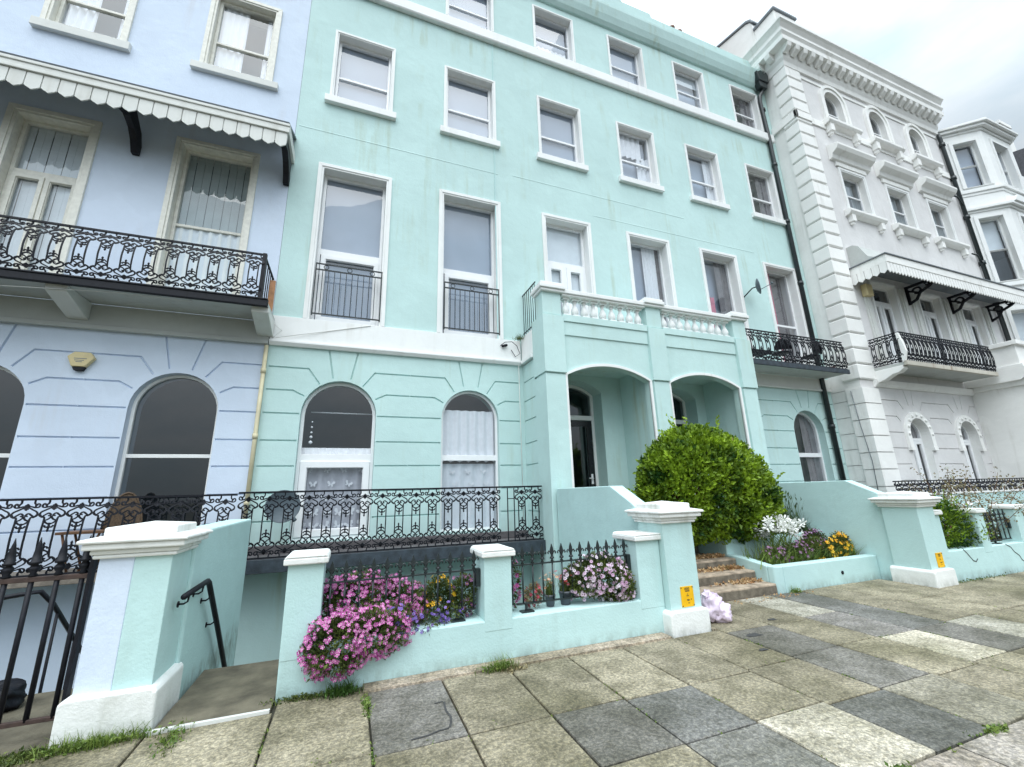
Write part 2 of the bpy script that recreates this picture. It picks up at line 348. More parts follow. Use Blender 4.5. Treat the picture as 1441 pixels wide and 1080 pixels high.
class House:
    def __init__(self, name, label, cat, loc, group=None):
        self.t = thing(name, label, cat, loc, group); self.holes = []
    def window(self, x0, x1, z0, z1, y=YF, zs=None, reveal=.14, frame=.055, bars=(), vbars=(), sash=None, sill=None, surround=.1,
               shown='grey', fm='pvc', glass='glass', rm=1, step=.012, hood=None, lead=None):
        """one window: opening is x0..x1, z0..z1 (arched when zs is the springing height)"""
        op = rect(x0, x1, z0, z1) if zs is None else arch(x0, x1, z0, zs, z1)
        self.holes.append((op, reveal+.35, False, rm, rm))
        def inset(k, kb=None):
            kb = k if kb is None else kb
            return rect(x0+k, x1-k, z0+kb, z1-k) if zs is None else arch(x0+k, x1-k, z0+kb, zs, z1-k)
        f = MB(); yf = y+reveal
        f.ring(inset(.002), inset(frame), yf, yf+.08)
        for zb in bars:
            hh = zb[1] if isinstance(zb, tuple) else .05; zc = zb[0] if isinstance(zb, tuple) else zb
            f.box(x0+frame*.8, x1-frame*.8, yf+.006, yf+.074, zc-hh/2, zc+hh/2)
        for vx, va, vb in vbars: f.box(vx-.03, vx+.03, yf+.008, yf+.072, va, vb)
        fo = f.build('window', M[fm], self.t, bevel=.004)
        for (sx0, sx1, sz0, sz1, sw) in (sash or ()):
            s = MB(); s.ring(rect(sx0, sx1, sz0, sz1), rect(sx0+sw, sx1-sw, sz0+sw, sz1-sw), yf-.018, yf+.05)
            s.ring(rect(sx0+sw, sx1-sw, sz0+sw, sz1-sw), rect(sx0+sw+.012, sx1-sw-.012, sz0+sw+.012, sz1-sw-.012), yf, yf+.04)
            s.build('sash', M[fm], fo, bevel=.003)
        p = MB(); pi = inset(frame-.01); yp = yf+.045
        n = len(pi); p.add([(q[0], yp, q[1]) for q in pi], [tuple(range(n))]); p.build('pane', M[glass], fo, fix=False)
        if surround:
            s = MB(); w = surround
            outer = [(x0-w, z0), (x1+w, z0), (x1+w, z1+w), (x0-w, z1+w)]; inner = [(x0-.001, z0), (x1+.001, z0), (x1+.001, z1+.001), (x0-.001, z1+.001)]
            mid = [(x0-w*.35, z0), (x1+w*.35, z0), (x1+w*.35, z1+w*.35), (x0-w*.35, z1+w*.35)]
            for a, b, d in ((outer, mid, .042), (mid, inner, .026)):
                for i, j in ((3, 0), (2, 3), (1, 2)):
                    q = [a[i], a[j], b[j], b[i]]; s.prism(q, y-d, y+.02, 'y')
            s.build('surround', M['white'] if fm == 'pvc' else M[fm], fo, bevel=.004)
        if sill:
            so, sh, sp = sill; s = MB()
            s.prism([(y-sp, z0-sh), (y+reveal-.002, z0-sh), (y+reveal-.002, z0+.004), (y-sp, z0-.022)], x0-so, x1+so, 'x')
            s.build('sill', M['white'] if fm == 'pvc' else M['cream'], fo, bevel=.006)
        self.shown(fo, shown, x0+.03, x1-.03, z0+.03, (z1 if zs is None else z1-.02), y+reveal+.10, zs)
        return fo
    def shown(self, fo, shown, x0, x1, z0, z1, y, zs):
        w = x1-x0; h = z1-z0
        def flat(mn, a, b, c, d, nm='blind', dy=0.):
            m = MB(); m.add([(a, y+dy, c), (b, y+dy, c), (b, y+dy, d), (a, y+dy, d)], [(0, 1, 2, 3)]); m.build(nm, M[mn], fo)
        def cur(mn, a, b, c, d, k=5, nm='curtain', dy=0., sc=0.):
            m = MB(); curtain_mesh(m, a, b, c, d, y+dy, k, .022, 0, sc); return m.build(nm, M[mn], fo)
        if shown == 'grey': flat('gblind', x0, x1, z0, z1)
        elif shown == 'pale': flat('lblind', x0, x1, z0, z1)
        elif shown == 'greynet': flat('gblind', x0, x1, z0, z1, dy=.08); cur('net', x0+w*.05, x1-w*.05, z0, z0+h*.3, 7)
        elif shown == 'net_r': flat('gblind', x0, x1, z0, z1, dy=.1); cur('net', x1-w*.38, x1, z0, z0+h*.6, 3); cur('net', x0, x1-w*.2, z0+h*.55, z1, 5)
        elif shown == 'cur_r': flat('gblind', x0, x1, z0, z1, dy=.1); cur('net', x1-w*.28, x1, z0, z1, 3)
        elif shown == 'taupe': cur('taupe', x1-w*.45, x1, z0, z1, 3); cur('taupe', x0, x0+w*.2, z0, z1, 2)
        elif shown == 'sides': cur('net', x0, x0+w*.50, z0, z1, 4); cur('net', x1-w*.14, x1, z0, z1, 2); flat('room', x0, x1, z0, z1, dy=.5)  # dark sheet stands in for the unlit room between the curtains
        elif shown == 'grey_r': flat('gblind', x0, x1, z0, z1, dy=.1); cur('net', x1-w*.5, x1-w*.12, z0, z1, 4); cur('taupe', x1-w*.12, x1, z0, z1, 2)
        elif shown == 'pink_m': flat('gblind', x0, x1, z0, z1, dy=.14); cur('pink', x0+w*.02, x0+w*.45, z0, z0+h*.62, 4); cur('taupe', x1-w*.4, x1, z0, z1, 3)
        elif shown == 'pink_l': flat('taupe', x0, x1, z0, z1, dy=.14); cur('pink', x0, x0+w*.42, z0, z1, 4)
        elif shown == 'red_top': flat('gblind', x0, x1, z0, z1, dy=.1); flat('lblind', x0, x1, z0+h*.72, z1)
        elif shown == 'strips':
            m = MB(); n = 8
            for i in range(n):
                a = x0+w*i/n; m.box(a+.004, a+w/n-.004, y+.01*(i % 2), y+.006+.01*(i % 2), z0, z1)
            m.build('blind', M['lblind'], fo)
        elif shown == 'strips_half':
            m = MB(); n = 8
            for i in range(n):
                a = x0+w*i/n; m.box(a+.004, a+w/n-.004, y+.01*(i % 2), y+.006+.01*(i % 2), z0, z1)
            m.build('blind', M['dblind'], fo); cur('lblind', x0, x1, z0, z0+h*.50, 7, dy=-.05)
        elif shown == 'butterflies':
            cur('netgrey', x0, x1, z0, z0+h*.46, 6, 'curtain', .06)
            m = MB()
            for r, zz in enumerate((.42, .33, .24, .15, .07)):
                for k in range(4 if r < 3 else 6):
                    butterfly(m, x0+w*(.14+.24*k+.07*(r % 2)) if r < 3 else x0+w*(.1+.16*k), y+.03, z0+h*zz, .068 if r < 3 else .085, random.uniform(-.5, .5))
            m.build('butterfly_lace', M['net'], fo)
            m = MB(); curtain_mesh(m, x0, x1, z0+h*.51, z0+h*.565, y, 9, .01, 0, .03); m.build('lace_edging', M['lace'], fo)
            m = MB(); m.tube([(x0+.1, y+.3, z0+h*.82), (x1, y+.3, z0+h*.82)], .012); m.build('curtain_rod', M['lace'], fo)
            m = MB()
            for zz, r in ((.60, .035), (.635, .028), (.665, .02), (.70, .02), (.735, .016)):
                m.lathe([(.002, -r), (r, -r*.3), (r*.9, r*.3), (.002, r)], (x0+w*.13, y-.02, z0+h*zz), 8)
            m.build('hanging_ornament', M['lace'], fo)
        elif shown == 'net_tall':
            cur('net', x0+.02, x1-.02, z0+h*.47, z0+h*.86, 6, 'curtain', 0, .03); cur('netpale', x0, x1, z0, z0+h*.46, 5, 'lower_curtain', .03)
            m = MB()
            for r, zz in enumerate((.40, .31)):
                for k in range(3): butterfly(m, x0+w*(.2+.28*k+.06*r), y, z0+h*zz, .06, random.uniform(-.5, .5))
            m.build('butterfly_lace', M['net'], fo)
        elif shown == 'dark': pass
    def finish(self, outer, wallmats, y, back=6., grooves=(), gw=.032, gd=.032, P=None, name='wall', extra=None):
        w = MB()
        hs = list(self.holes)+[(stroke(g, gw), gd, True, 0, 0, stroke(g, gw*.4)) for g in grooves]
        w.plate(outer, hs, P or PF(y), 0)
        if extra: extra(w)
        return w.build(name, wallmats, self.t)

# ornamental cast-iron panel, drawn once per pitch and belly
def smooth2(p, n=3):
    if len(p) < 4: return p
    out = []
    for i in range(len(p)-1):
        a, b, c, d = p[max(i-1, 0)], p[i], p[i+1], p[min(i+2, len(p)-1)]
        for k in range(n):
            t = k/n; out.append(tuple(.5*(2*b[j]+(c[j]-a[j])*t+(2*a[j]-5*b[j]+4*c[j]-d[j])*t*t+(3*b[j]-a[j]-3*c[j]+d[j])*t**3) for j in range(2)))
    return out+[p[-1]]
def panel_mesh(p, h, belly=0., r=.0118):
    H = []                                             # upper half, u in pitches, v 0.5..1 of height
    for s in (-1, 1):
        H.append([(.24*s, .5), (.24*s, .745), (.34*s, .765), (.44*s, .785), (.46*s, .81), (.41*s, .84), (.27*s, .865), (.1*s, .895), (0, .9)])
        H.append([(0, .9), (.12*s, .915), (.3*s, .898), (.42*s, .903), (.455*s, .925), (.42*s, .947), (.35*s, .945), (.34*s, .925)])
        H.append([(.3*s, .9), (.3*s, .935), (.24*s, .96), (.24*s, 1.)])
        H.append([(.44*s, .80), (.36*s, .775), (.24*s, .80), (.14*s, .82), (.05*s, .80), (.07*s, .785), (.13*s, .787)])
        H.append([(.06*s, .785), (-.1*s, .735), (-.24*s, .715)])
        H.append([(.24*s, .72), (.14*s, .69), (.02*s, .67)])
        H.append([(.02*s, .64), (.09*s, .628), (.14*s, .64), (.17*s, .655)])
        H.append([(.07*s, .935), (0, .905), (.07*s, .875)])
    H.append([(0, .69), (0, .6), (0, .585)]); H.append([(0, .86), (0, .95)]); H.append([(-.05, .925), (.05, .925)])
    def off(v): return -belly*(sin(PI*min(1, max(0, (.95-v)/.95))**1.)*(1 if v < .95 else 0))
    mb = MB()
    for pl in H:
        pl = smooth2(pl)
        for fl in (0, 1):
            pts = [(u*p, 0, (v if not fl else 1-v)) for u, v in pl]
            out = []
            for a, b in zip(pts, pts[1:]):
                seg = max(1, int(abs(b[2]-a[2])*h/.07))
                for k in range(seg): 
                    t = k/seg; out.append(tuple(a[i]+(b[i]-a[i])*t for i in range(3)))
            out.append(pts[-1])
            mb.tube([(q[0], off(q[2]), q[2]*h) for q in out], r, 4)
    for v in (.905, .095, .63, .37):
        mb.lathe([(.004, -.012), (.026 if v in (.905, .095) else .02, 0), (.004, .012)], (0, off(v), v*h), 8, 0, Vector((0, 1, 0)))
    for v, s in ((.587, 1), (.413, -1)):
        mb.lathe([(.003, -.02), (.017, 0), (.003, .022)], (0, off(v), v*h), 6)
    me = mb
    return me
PANELS = {}
def railing(parent, x0, x1, y, z0, h, pitch, belly=0., mat='iron', axis='x', rail=.018, gaps=(), base=True):
    """railing of identical cast panels between two rails; returns the railing part"""
    r = MB()
    def Pp(u, d, z): return (u, y+d, z) if axis == 'x' else (y+d, u, z)
    def bar(a, b, d0, d1, za, zb):
        p, q = Pp(a, d0, za), Pp(b, d1, zb); r.box(p[0], q[0], p[1], q[1], za, zb)
    bar(x0, x1, -rail, rail, z0+h-.014, z0+h+.014)
    if base: bar(x0, x1, -.012, .012, z0+.0, z0+.022)
    ro = r.build('railing', M[mat], parent)
    key = (round(pitch, 3), round(h, 3), belly, axis)
    n = int(round((x1-x0)/pitch)); st = (x1-x0)/n; first = PANELS.get(key)
    for i in range(n):
        if i in gaps: continue
        u = x0+st*(i+.5)
        if first is None:
            mb = panel_mesh(pitch, h-.02, belly)
            if axis == 'y': mb.v = [(q[1], q[0], q[2]) for q in mb.v]
            first = mb.build('panel', M[mat], None, (0, 0, 0), fix=False); first.parent = ro; PANELS[key] = first; c = first
        else:
            c = first.copy(); COL.objects.link(c); c.parent = ro
        w = Vector(Pp(u, 0, z0+.01)); c.location = w-ORG[ro.name]; ORG[c.name] = ORG[ro.name]
    return ro
def voussoir_grooves(xa, xb, xl, xr, zs, r, ztop, hz):
    pass

# ------------------------------------------------------------------ lavender house on the left
hl = House('terraced_house', 'lavender painted house with striped tin canopy and black iron balcony, at the left edge', 'house', (-4.5, YF, 0))
kw = dict(fm='timber', surround=.12, reveal=.1, rm=1)
hl.window(-5.76, -4.72, 10.26, 12.3, sill=(.2, .2, .09), bars=(11.05,), shown='sides', **kw)
hl.window(-3.3, -2.22, 10.26, 12.22, sill=(.24, .18, .09), bars=(11.05,), shown='sides', **kw)
hl.window(-8.3, -7.3, 10.26, 12.3, sill=(.2, .2, .09), bars=(11.05,), shown='sides', **kw)
hl.window(-5.76, -4.78, 4.95, 8.2, bars=((7.16, .1),), vbars=((-5.27, 4.98, 7.15),), shown='strips', sash=((-5.7, -5.28, 4.98, 7.1, .06), (-5.26, -4.84, 4.98, 7.1, .06)), **{**kw, 'surround': .14, 'reveal': .14})
hl.window(-3.4, -2.24, 4.95, 8.28, bars=(6.62,), shown='strips_half', **{**kw, 'surround': .12, 'reveal': .14})
hl.window(-8.3, -7.3, 4.95, 8.2, bars=((7.16, .1),), shown='strips', **{**kw, 'surround': .14})
for c in (-2.82, -5.32, -7.82):
    hl.window(c-.62, c+.62, .88, 3.73, zs=3.11, reveal=.13, frame=.05, bars=((2.34, .06),), surround=0, shown='dark', fm='white', glass='dglass', rm=0)
gl = []
for c in (-2.82, -5.32):
    for s in (-1, 1):
        gl += [[(c+s*.16, 3.79), (c+s*.29, 4.36)], [(c+s*.37, 3.68), (c+s*.58, 3.97), (c+s*1.247, 3.97)], [(c+s*.61, 3.42), (c+s*.8, 3.53), (c+s*1.247, 3.53)]]
        for z in (3.1, 2.61, 2.16, 1.7, 1.24): gl.append([(c+s*.643, z), (c+s*1.247, z)])
def side_left(w): pass
hl.finish(rect(-9, -1.56, -2.2, 17.6), [M['lav'], M['timber']], YF, grooves=[[(min(max(p[0], -8.9), -1.585), p[1]) for p in g] for g in gl])
b = MB(); b.box(-9, -1.565, 8.9, 14, 17.2, 17.6); b.box(-9, -8.8, 8.9, 14, -2.2, 17.2); b.box(-9, -1.57, 11, 11.1, -2.2, 17.2); b.box(-8.7, -1.66, 8.85, 10.9, 4.3, 4.4); b.box(-8.7, -1.66, 8.85, 10.9, 9.2, 9.3); b.box(-8.7, -1.66, 8.85, 10.9, .6, .7)
b.build('room_shell', M['room'], hl.t)
m = MB(); m.box(-9, -1.56, YF-.06, YF-.001, 4.44, 4.80); m.box(-9, -1.56, YF-.09, YF-.001, 4.36, 4.435); m.build('string_course', M['soffit'], hl.t, bevel=.008)
# balcony
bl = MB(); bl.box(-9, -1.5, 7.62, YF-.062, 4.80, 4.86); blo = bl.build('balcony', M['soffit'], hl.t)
m = MB(); m.box(-9, -1.5, 7.60, 7.68, 4.775, 4.885); m.box(-9, -1.5, 7.585, 7.70, 4.888, 4.91); m.build('fascia', M['iron'], blo, bevel=.006)
for x in (-1.62, -4.28, -6.9):
    c = MB(); c.prism([(7.72, 4.798), (YF-.064, 4.798), (YF-.064, 4.50), (8.3, 4.52), (7.72, 4.70)], x-.13, x+.13, 'x'); c.build('corbel', M['cream'], blo, bevel=.01)
rl = railing(blo, -9+.25, -1.62, 7.64, 4.91, .83, .285, .07)
m = MB()
for k in range(5): m.box(-1.62-.008, -1.62+.008, 7.76+.15*k-.008, 7.76+.15*k+.008, 4.87, 5.68)
m.box(-1.635, -1.605, 7.62, YF, 5.68, 5.705); m.box(-1.66, -1.6, 7.61, 7.67, 4.91, 5.76); m.build('end_railing', M['iron'], blo)
m = MB(); m.box(-1.60, -1.51, 8.1, 8.14, 4.87, 5.5); m.build('plank', M['plank'], blo)
m = MB(); m.tube([(-9, 7.9, 4.74), (-6, 7.85, 4.66), (-4.5, 7.7, 4.70), (-3.6, 7.7, 4.76), (-2.6, 7.75, 4.772)], .007, 5); m.build('cable', M['cable'], blo)
# canopy
cn = MB(); cn.prism([(7.62, 8.56), (YF-.001, 8.98), (YF-.001, 9.02), (7.60, 8.60)], -9, -1.52, 'x'); cno = cn.build('canopy', M['lead'], hl.t)
m = MB()
for a, c_, d in ((8.50, 8.557, .05), (8.43, 8.497, .032), (8.36, 8.427, .044)): m.box(-9, -1.50, 7.64-d, 7.70, a, c_)
m.box(-1.56, -1.50, 7.702, YF, 8.36, 8.56); m.build('gutter_moulding', M['cream'], cno, bevel=.008)
m = MB(); p = .208; x = -9.
while x < -1.55:
    w = min(p, -1.52-x)-.016
    m.prism([(x, 8.35), (x+w, 8.35), (x+w, 8.10), (x+w*.85, 8.075), (x+w*.7, 8.06), (x+w*.5, 8.035), (x+w*.3, 8.06), (x+w*.15, 8.075), (x, 8.10)], 7.625, 7.645, 'y'); x += p
m.box(-9, -1.53, 7.647, 7.665, 8.16, 8.355); m.build('valance', M['cream'], cno)
for x in (-4.07, -1.60, -6.7):
    m = MB(); m.prism([(YF-.002, 7.80), (YF-.002, 8.0), (YF-.1, 8.22), (8.0, 8.50), (7.75, 8.50), (7.66, 8.34), (7.66, 8.14), (7.9, 8.20), (8.12, 8.12), (8.26, 7.98), (8.36, 7.80)], x-.055, x+.055, 'x')
    m.build('bracket', M['iron'], cno, bevel=.008)
# ground floor slab and railing
sl = MB(); sl.box(-9, -1.565, 7.62, YF-.002, .60, .715, 0); slo = sl.build('terrace_slab', M['slabstone'], hl.t, bevel=.01)
railing(slo, -8.55, -1.58, 7.66, .725, .96, .278, .055)
m = MB(); m.tube([(-1.58, 8.38, .8), (-1.58, 8.38, 4.33)], .035, 8)
for z in (1.5, 2.62, 3.8): m.tube([(-1.58, 8.38, z), (-1.58, 8.38, z+.09)], .045, 8)
m.build('drainpipe', M['pipey'], hl.t)

# ------------------------------------------------------------------ mint green building
hg = House('terraced_house', 'mint green painted terrace with white windows and a double arched porch', 'house', (6.2, YF, 0))
C2 = [-.29+2.578*i for i in range(6)]
TOPS = ['grey', 'grey', 'greynet', 'grey', 'red_top', 'taupe']; SECS = ['grey', 'grey', 'grey', 'net_r', 'cur_r', 'taupe']
FST = ['grey', 'grey', 'pale', 'grey_r', 'pink_m', 'pink_l']
for i, c in enumerate(C2):
    hg.window(c-.60, c+.60, 14.03, 15.62, reveal=.15, frame=.05, bars=(14.72,), surround=.08, shown=TOPS[i])
    hg.window(c-.60, c+.60, 10.33, 12.2, reveal=.15, frame=.06, bars=((11.12, .06),), surround=.085, sill=(.17, .19, .1), shown=SECS[i],
              sash=None if i != 2 else None)
    z = 4.95
    if i in (0, 1):
        hg.window(c-.64, c+.64, z, 8.42, reveal=.2, frame=.06, bars=((6.56, .13),), surround=.115, shown=FST[i], sash=((c-.56, c+.58, 5.02, 6.49, .09),))
    elif i == 2:
        hg.window(c-.60, c+.60, z+.1, 8.40, reveal=.2, frame=.07, bars=((7.26, .12),), vbars=((c, 5.2, 7.2),), surround=.115, shown='pale', sash=((c-.53, c-.03, 5.12, 7.2, .11), (c+.03, c+.53, 5.12, 7.2, .11)))
    else:
        hg.window(c-.62, c+.62, z+.1, 8.40, reveal=.22, frame=.055, bars=((6.5, .07),), surround=.115, shown=FST[i])
A = [(-.26, .66), (2.285, .615), (9.97, .64), (12.5, .64)]
hg.window(-.92, .40, .88, 3.76, zs=3.1, reveal=.13, frame=.06, bars=((2.31, .15),), surround=0, shown='butterflies', rm=0, sash=((-.855, .335, .95, 2.25, .11),), glass='glass')
hg.window(1.67, 2.9, .90, 3.73, zs=3.1, reveal=.09, frame=.05, bars=((2.32, .11),), surround=0, shown='net_tall', rm=0)
hg.window(9.33, 10.61, .90, 3.73, zs=3.1, reveal=.16, frame=.06, bars=((2.4, .11),), surround=0, shown='taupe', rm=0)
hg.window(11.86, 13.14, .90, 3.73, zs=3.1, reveal=.2, frame=.07, bars=((2.44, .12),), surround=0, shown='taupe', rm=0)
for c in (4.86, 7.74): hg.holes.append((arch(c-.64, c+.64, .84, 3.86, 4.12), .42, False, 0, 0))
gg = []
def bay(c, r, xl, xr):
    out = []
    for s, e in ((-1, xl), (1, xr)):
        out += [[(c+s*.16, 3.80), (c+s*.26, 4.34)], [(c+s*(r*.58), 3.67), (c+s*(r*.9), 3.96), (e, 3.96)], [(c+s*(r*.95), 3.43), (c+s*(r*1.25), 3.53), (e, 3.53)]]
        for z in (3.1, 2.61, 2.16, 1.70, 1.24): out.append([(c+s*(r+.018), z), (e, z)])
    return out
gg += bay(-.26, .66, -1.52, 1.018)+bay(2.285, .615, 1.03, 3.38)+bay(12.5, .64, 11.24, 13.75)+bay(9.97, .64, 9.25, 11.228)
def green_extra(w):
    w.add([(13.79, YF, -2.2), (13.79, 14, -2.2), (13.79, 14, 17.4), (13.79, YF, 17.4)], [(0, 1, 2, 3)])
    # raised plaster lines in the upper wall
    for x0, x1, z in ((-1.5, 3., 9.35), (3.4, 8.9, 9.42), (5.7, 11.6, 8.78)):
        w.prism([(YF+.01, z), (YF-.005, z+.012), (YF-.004, z+.03), (YF+.01, z+.06)], x0, x1, 'x')
hg.finish(rect(-1.555, 13.79, -2.2, 16.3), [M['mint'], M['white']], YF, grooves=gg, extra=green_extra)
m = MB(); m.box(2.905, 2.935, YF-.018, YF-.001, 4.8, 16.2); m.build('joint_strip', M['mint_low'], hg.t)
m = MB(); m.prism([(YF-.001, 13.58), (YF-.10, 13.58), (YF-.12, 13.62), (YF-.12, 13.9), (YF-.001, 14.0)], -1.56, 13.62, 'x'); m.build('string_course', M['white'], hg.t, bevel=.01)
# cove cornice and parapet
m = MB(); m.prism([(YF-.001, 15.98), (YF-.06, 16.0), (YF-.13, 16.1), (YF-.2, 16.3), (YF-.26, 16.6), (YF-.26, 16.68), (YF-.02, 16.78), (YF+.1, 16.78), (YF+.1, 15.98)], -1.56, 13.5, 'x'); m.build('cornice', M['mint'], hg.t)
m = MB(); m.prism([(-1.56, 16.7), (13.6, 16.7), (13.6, 17.42), (12.2, 17.45), (8.8, 17.46), (8.75, 17.62), (7.6, 17.6), (7.5, 17.8), (-1.56, 17.9)], YF+.02, YF+.3, 'y'); m.build('parapet', M['mint'], hg.t, bevel=.02)
b = MB(); b.box(-1.55, 13.7, 8.95, 11.5, 16.4, 16.6); b.box(-1.54, -1.45, 8.9, 11.5, -2.2, 16.4); b.box(-1.5, 13.7, 11.2, 11.3, -2.2, 16.4)
for z in (4.5, 9.1, 13.2, .62): b.box(-1.43, 13.7, 8.9, 11.1, z, z+.1)
b.box(3.6, 3.7, 8.9, 11.1, -2.2, 16.3); b.box(8.85, 8.95, 8.9, 11.1, -2.2, 16.3)
b.build('room_shell', M['room'], hg.t)
m = MB(); m.prism([(9.0, 17.2), (11.2, 20.6), (13.4, 17.2)], 11.2, 13.7, 'x'); ro = m.build('roof', M['tiles'], hg.t)
for x, z in ((10.7, 18.5), (11.05, 18.45)):
    m = MB(); m.lathe([(.12, 0), (.12, .1), (.1, .14), (.10, .5), (.13, .53), (.13, .6), (.09, .62)], (x, 9.4, z), 12); m.build('chimney_pot', M['pot'], hg.t)
m = MB(); m.box(10.4, 11.3, 9.1, 9.8, 17.0, 18.5); m.build('chimney', M['tiles'], hg.t)
# white band over the left ground floor
m = MB(); m.box(-1.55, 3.44, YF-.045, YF-.002, 4.46, 4.945); m.prism([(YF-.001, 4.36), (YF-.05, 4.36), (YF-.09, 4.42), (YF-.09, 4.455), (YF-.001, 4.455)], -1.55, 3.44, 'x'); m.build('white_band', M['white'], hg.t, bevel=.006)
m = MB(); m.tube([(-1.5, YF-.1, 4.75), (-1.35, YF-.13, 4.62), (-1.5, YF-.1, 4.47), (-.6, YF-.055, 4.72), (0.2, YF-.052, 4.93)], .006, 5); m.build('cable', M['cable'], hg.t)
m = MB(); m.tube([(3.38, YF-.06, .9), (3.38, YF-.05, 4.4)], .008, 5); m.build('cable', M['cable'], hg.t)
m = MB(); m.tube([(2.95, YF-.06, 4.78), (3.05, YF-.1, 4.86), (3.2, YF-.14, 4.87), (3.33, YF-.1, 4.80), (3.4, YF-.1, 4.62), (3.3, YF-.07, 4.55), (3.2, YF-.08, 4.7)], .008, 5); m.tube([(2.98, YF-.09, 4.76), (3.1, YF-.09, 4.80)], .03, 6); m.build('black_cable', M['iron'], hg.t)
# juliet balconies
for c in (-.29+.02, C2[1]+.03):
    m = MB(); y = YF-.02; a, b_ = c-.64, c+.64
    for z in (5.08, 6.03, 6.16): m.box(a, b_, y-.012, y+.012, z-.012, z+.012)
    for s in (a+.012, b_-.012): m.box(s-.012, s+.012, y-.011, y+.011, 5.04, 6.17)
    jo = m.build('juliet_balcony', M['green_iron'], hg.t)
    for k in range(10):
        x = a+.14+k*(b_-a-.28)/9; q = MB(); q.box(x-.007, x+.007, y-.007, y+.007, 5.09, 6.02); q.build('bar', M['green_iron'], jo)
    q = MB()
    for k in range(3):
        x = a+.2+k*.44; pts = [(x+.045*cos(t*PI/6), y, 6.095+.045*sin(t*PI/6)) for t in range(13)]; q.tube(pts, .008, 5, cap=False)
    q.build('ring', M['green_iron'], jo)
# ground floor slab and railing
sl = MB(); sl.box(-1.56, 3.49, 7.62, YF-.002, .665, .735); sgo = sl.build('terrace_slab', M['floorst'], hg.t)
m = MB(); m.box(-1.56, 3.485, 7.60, 7.66, .545, .737); m.build('fascia', M['slate'], sgo, bevel=.006)
m = MB(); m.box(-1.5, 3.45, YF-.12, YF-.003, .737, .86); m.build('threshold_step', M['floorst'], sgo, bevel=.008)
railing(sgo, -1.56, 3.47, 7.65, .745, .965, .28, 0., gaps=(15,))
m = MB()
for x in (2.77, 2.9): m.box(x-.008, x+.008, 7.642, 7.658, .75, 1.69)
m.box(2.765, 2.905, 7.643, 7.657, 1.49, 1.505); m.build('plain_bars', M['iron'], sgo)
# small balcony on the right
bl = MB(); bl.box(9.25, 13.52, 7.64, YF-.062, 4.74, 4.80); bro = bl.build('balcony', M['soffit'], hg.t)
m = MB(); m.box(9.25, 13.5, 7.62, 7.67, 4.70, 4.83); m.build('fascia', M['slate'], bro, bevel=.006)
m = MB(); m.box(9.2, 13.75, YF-.06, YF-.002, 4.40, 4.739); m.box(9.2, 13.75, YF-.09, YF-.002, 4.34, 4.395); m.build('white_band', M['cream'], bro, bevel=.006)
railing(bro, 9.3, 13.45, 7.65, 4.83, .84, .285, .08)
# drainpipe with hopper
m = MB(); px = 13.42
m.tube([(13.42, 8.3, 16.05), (13.42, 8.3, 15.75), (13.3, 8.33, 15.55), (13.3, 8.36, 15.3), (13.36, 8.36, 13.8), (13.36, 8.36, -1.)], .07, 10)
for z in (14.9, 12.5, 10.2, 7.9, 5.6, 3.2): m.tube([(13.36, 8.36, z), (13.36, 8.36, z+.12)], .088, 10)
dpo = m.build('drainpipe', M['green_iron'], hg.t)
m = MB(); m.prism([(13.18, 16.1), (13.66, 16.1), (13.7, 16.45), (13.62, 16.6), (13.5, 16.48), (13.35, 16.6), (13.2, 16.48), (13.12, 16.5)], 8.12, 8.4, 'y'); m.prism([(13.25, 15.85), (13.58, 15.85), (13.64, 16.098), (13.2, 16.098)], 8.16, 8.38, 'y'); m.build('hopper', M['green_iron'], dpo, bevel=.02)

# ---- porch
YP = 7.24
po = MB(); hp = [(arch(3.98, 6.0, .84, 3.88, 4.13), .16, False, 0, 0), (arch(6.56, 8.6, .84, 3.88, 4.13), .16, False, 0, 0)]
po.plate(rect(3.6, 9.05, .84, 5.0), hp, PF(YP+.06), 0)
def vault(x0, x1):     # soffits and inner walls of a lobby
    po.box(x0, x1, YP+.23, YF-.003, 4.25, 4.35)
po.box(3.62, 9.03, YP+.225, YF-.003, 4.25, 4.98)
po.box(6.06, 6.5, YP+.23, YF-.003, .86, 4.249); po.box(3.66, 3.9, YP+.9, YF-.003, .86, 4.249); po.box(8.68, 8.95, YP+.23, YF-.003, .86, 4.249); po.box(3.66, 3.95, YP+.23, YP+.895, .86, 4.249)
po.box(3.62, 9.03, YP+.1, YF-.003, .60, .84, 2)
poo = po.build('porch', [M['mint'], M['white'], M['step']], hg.t)
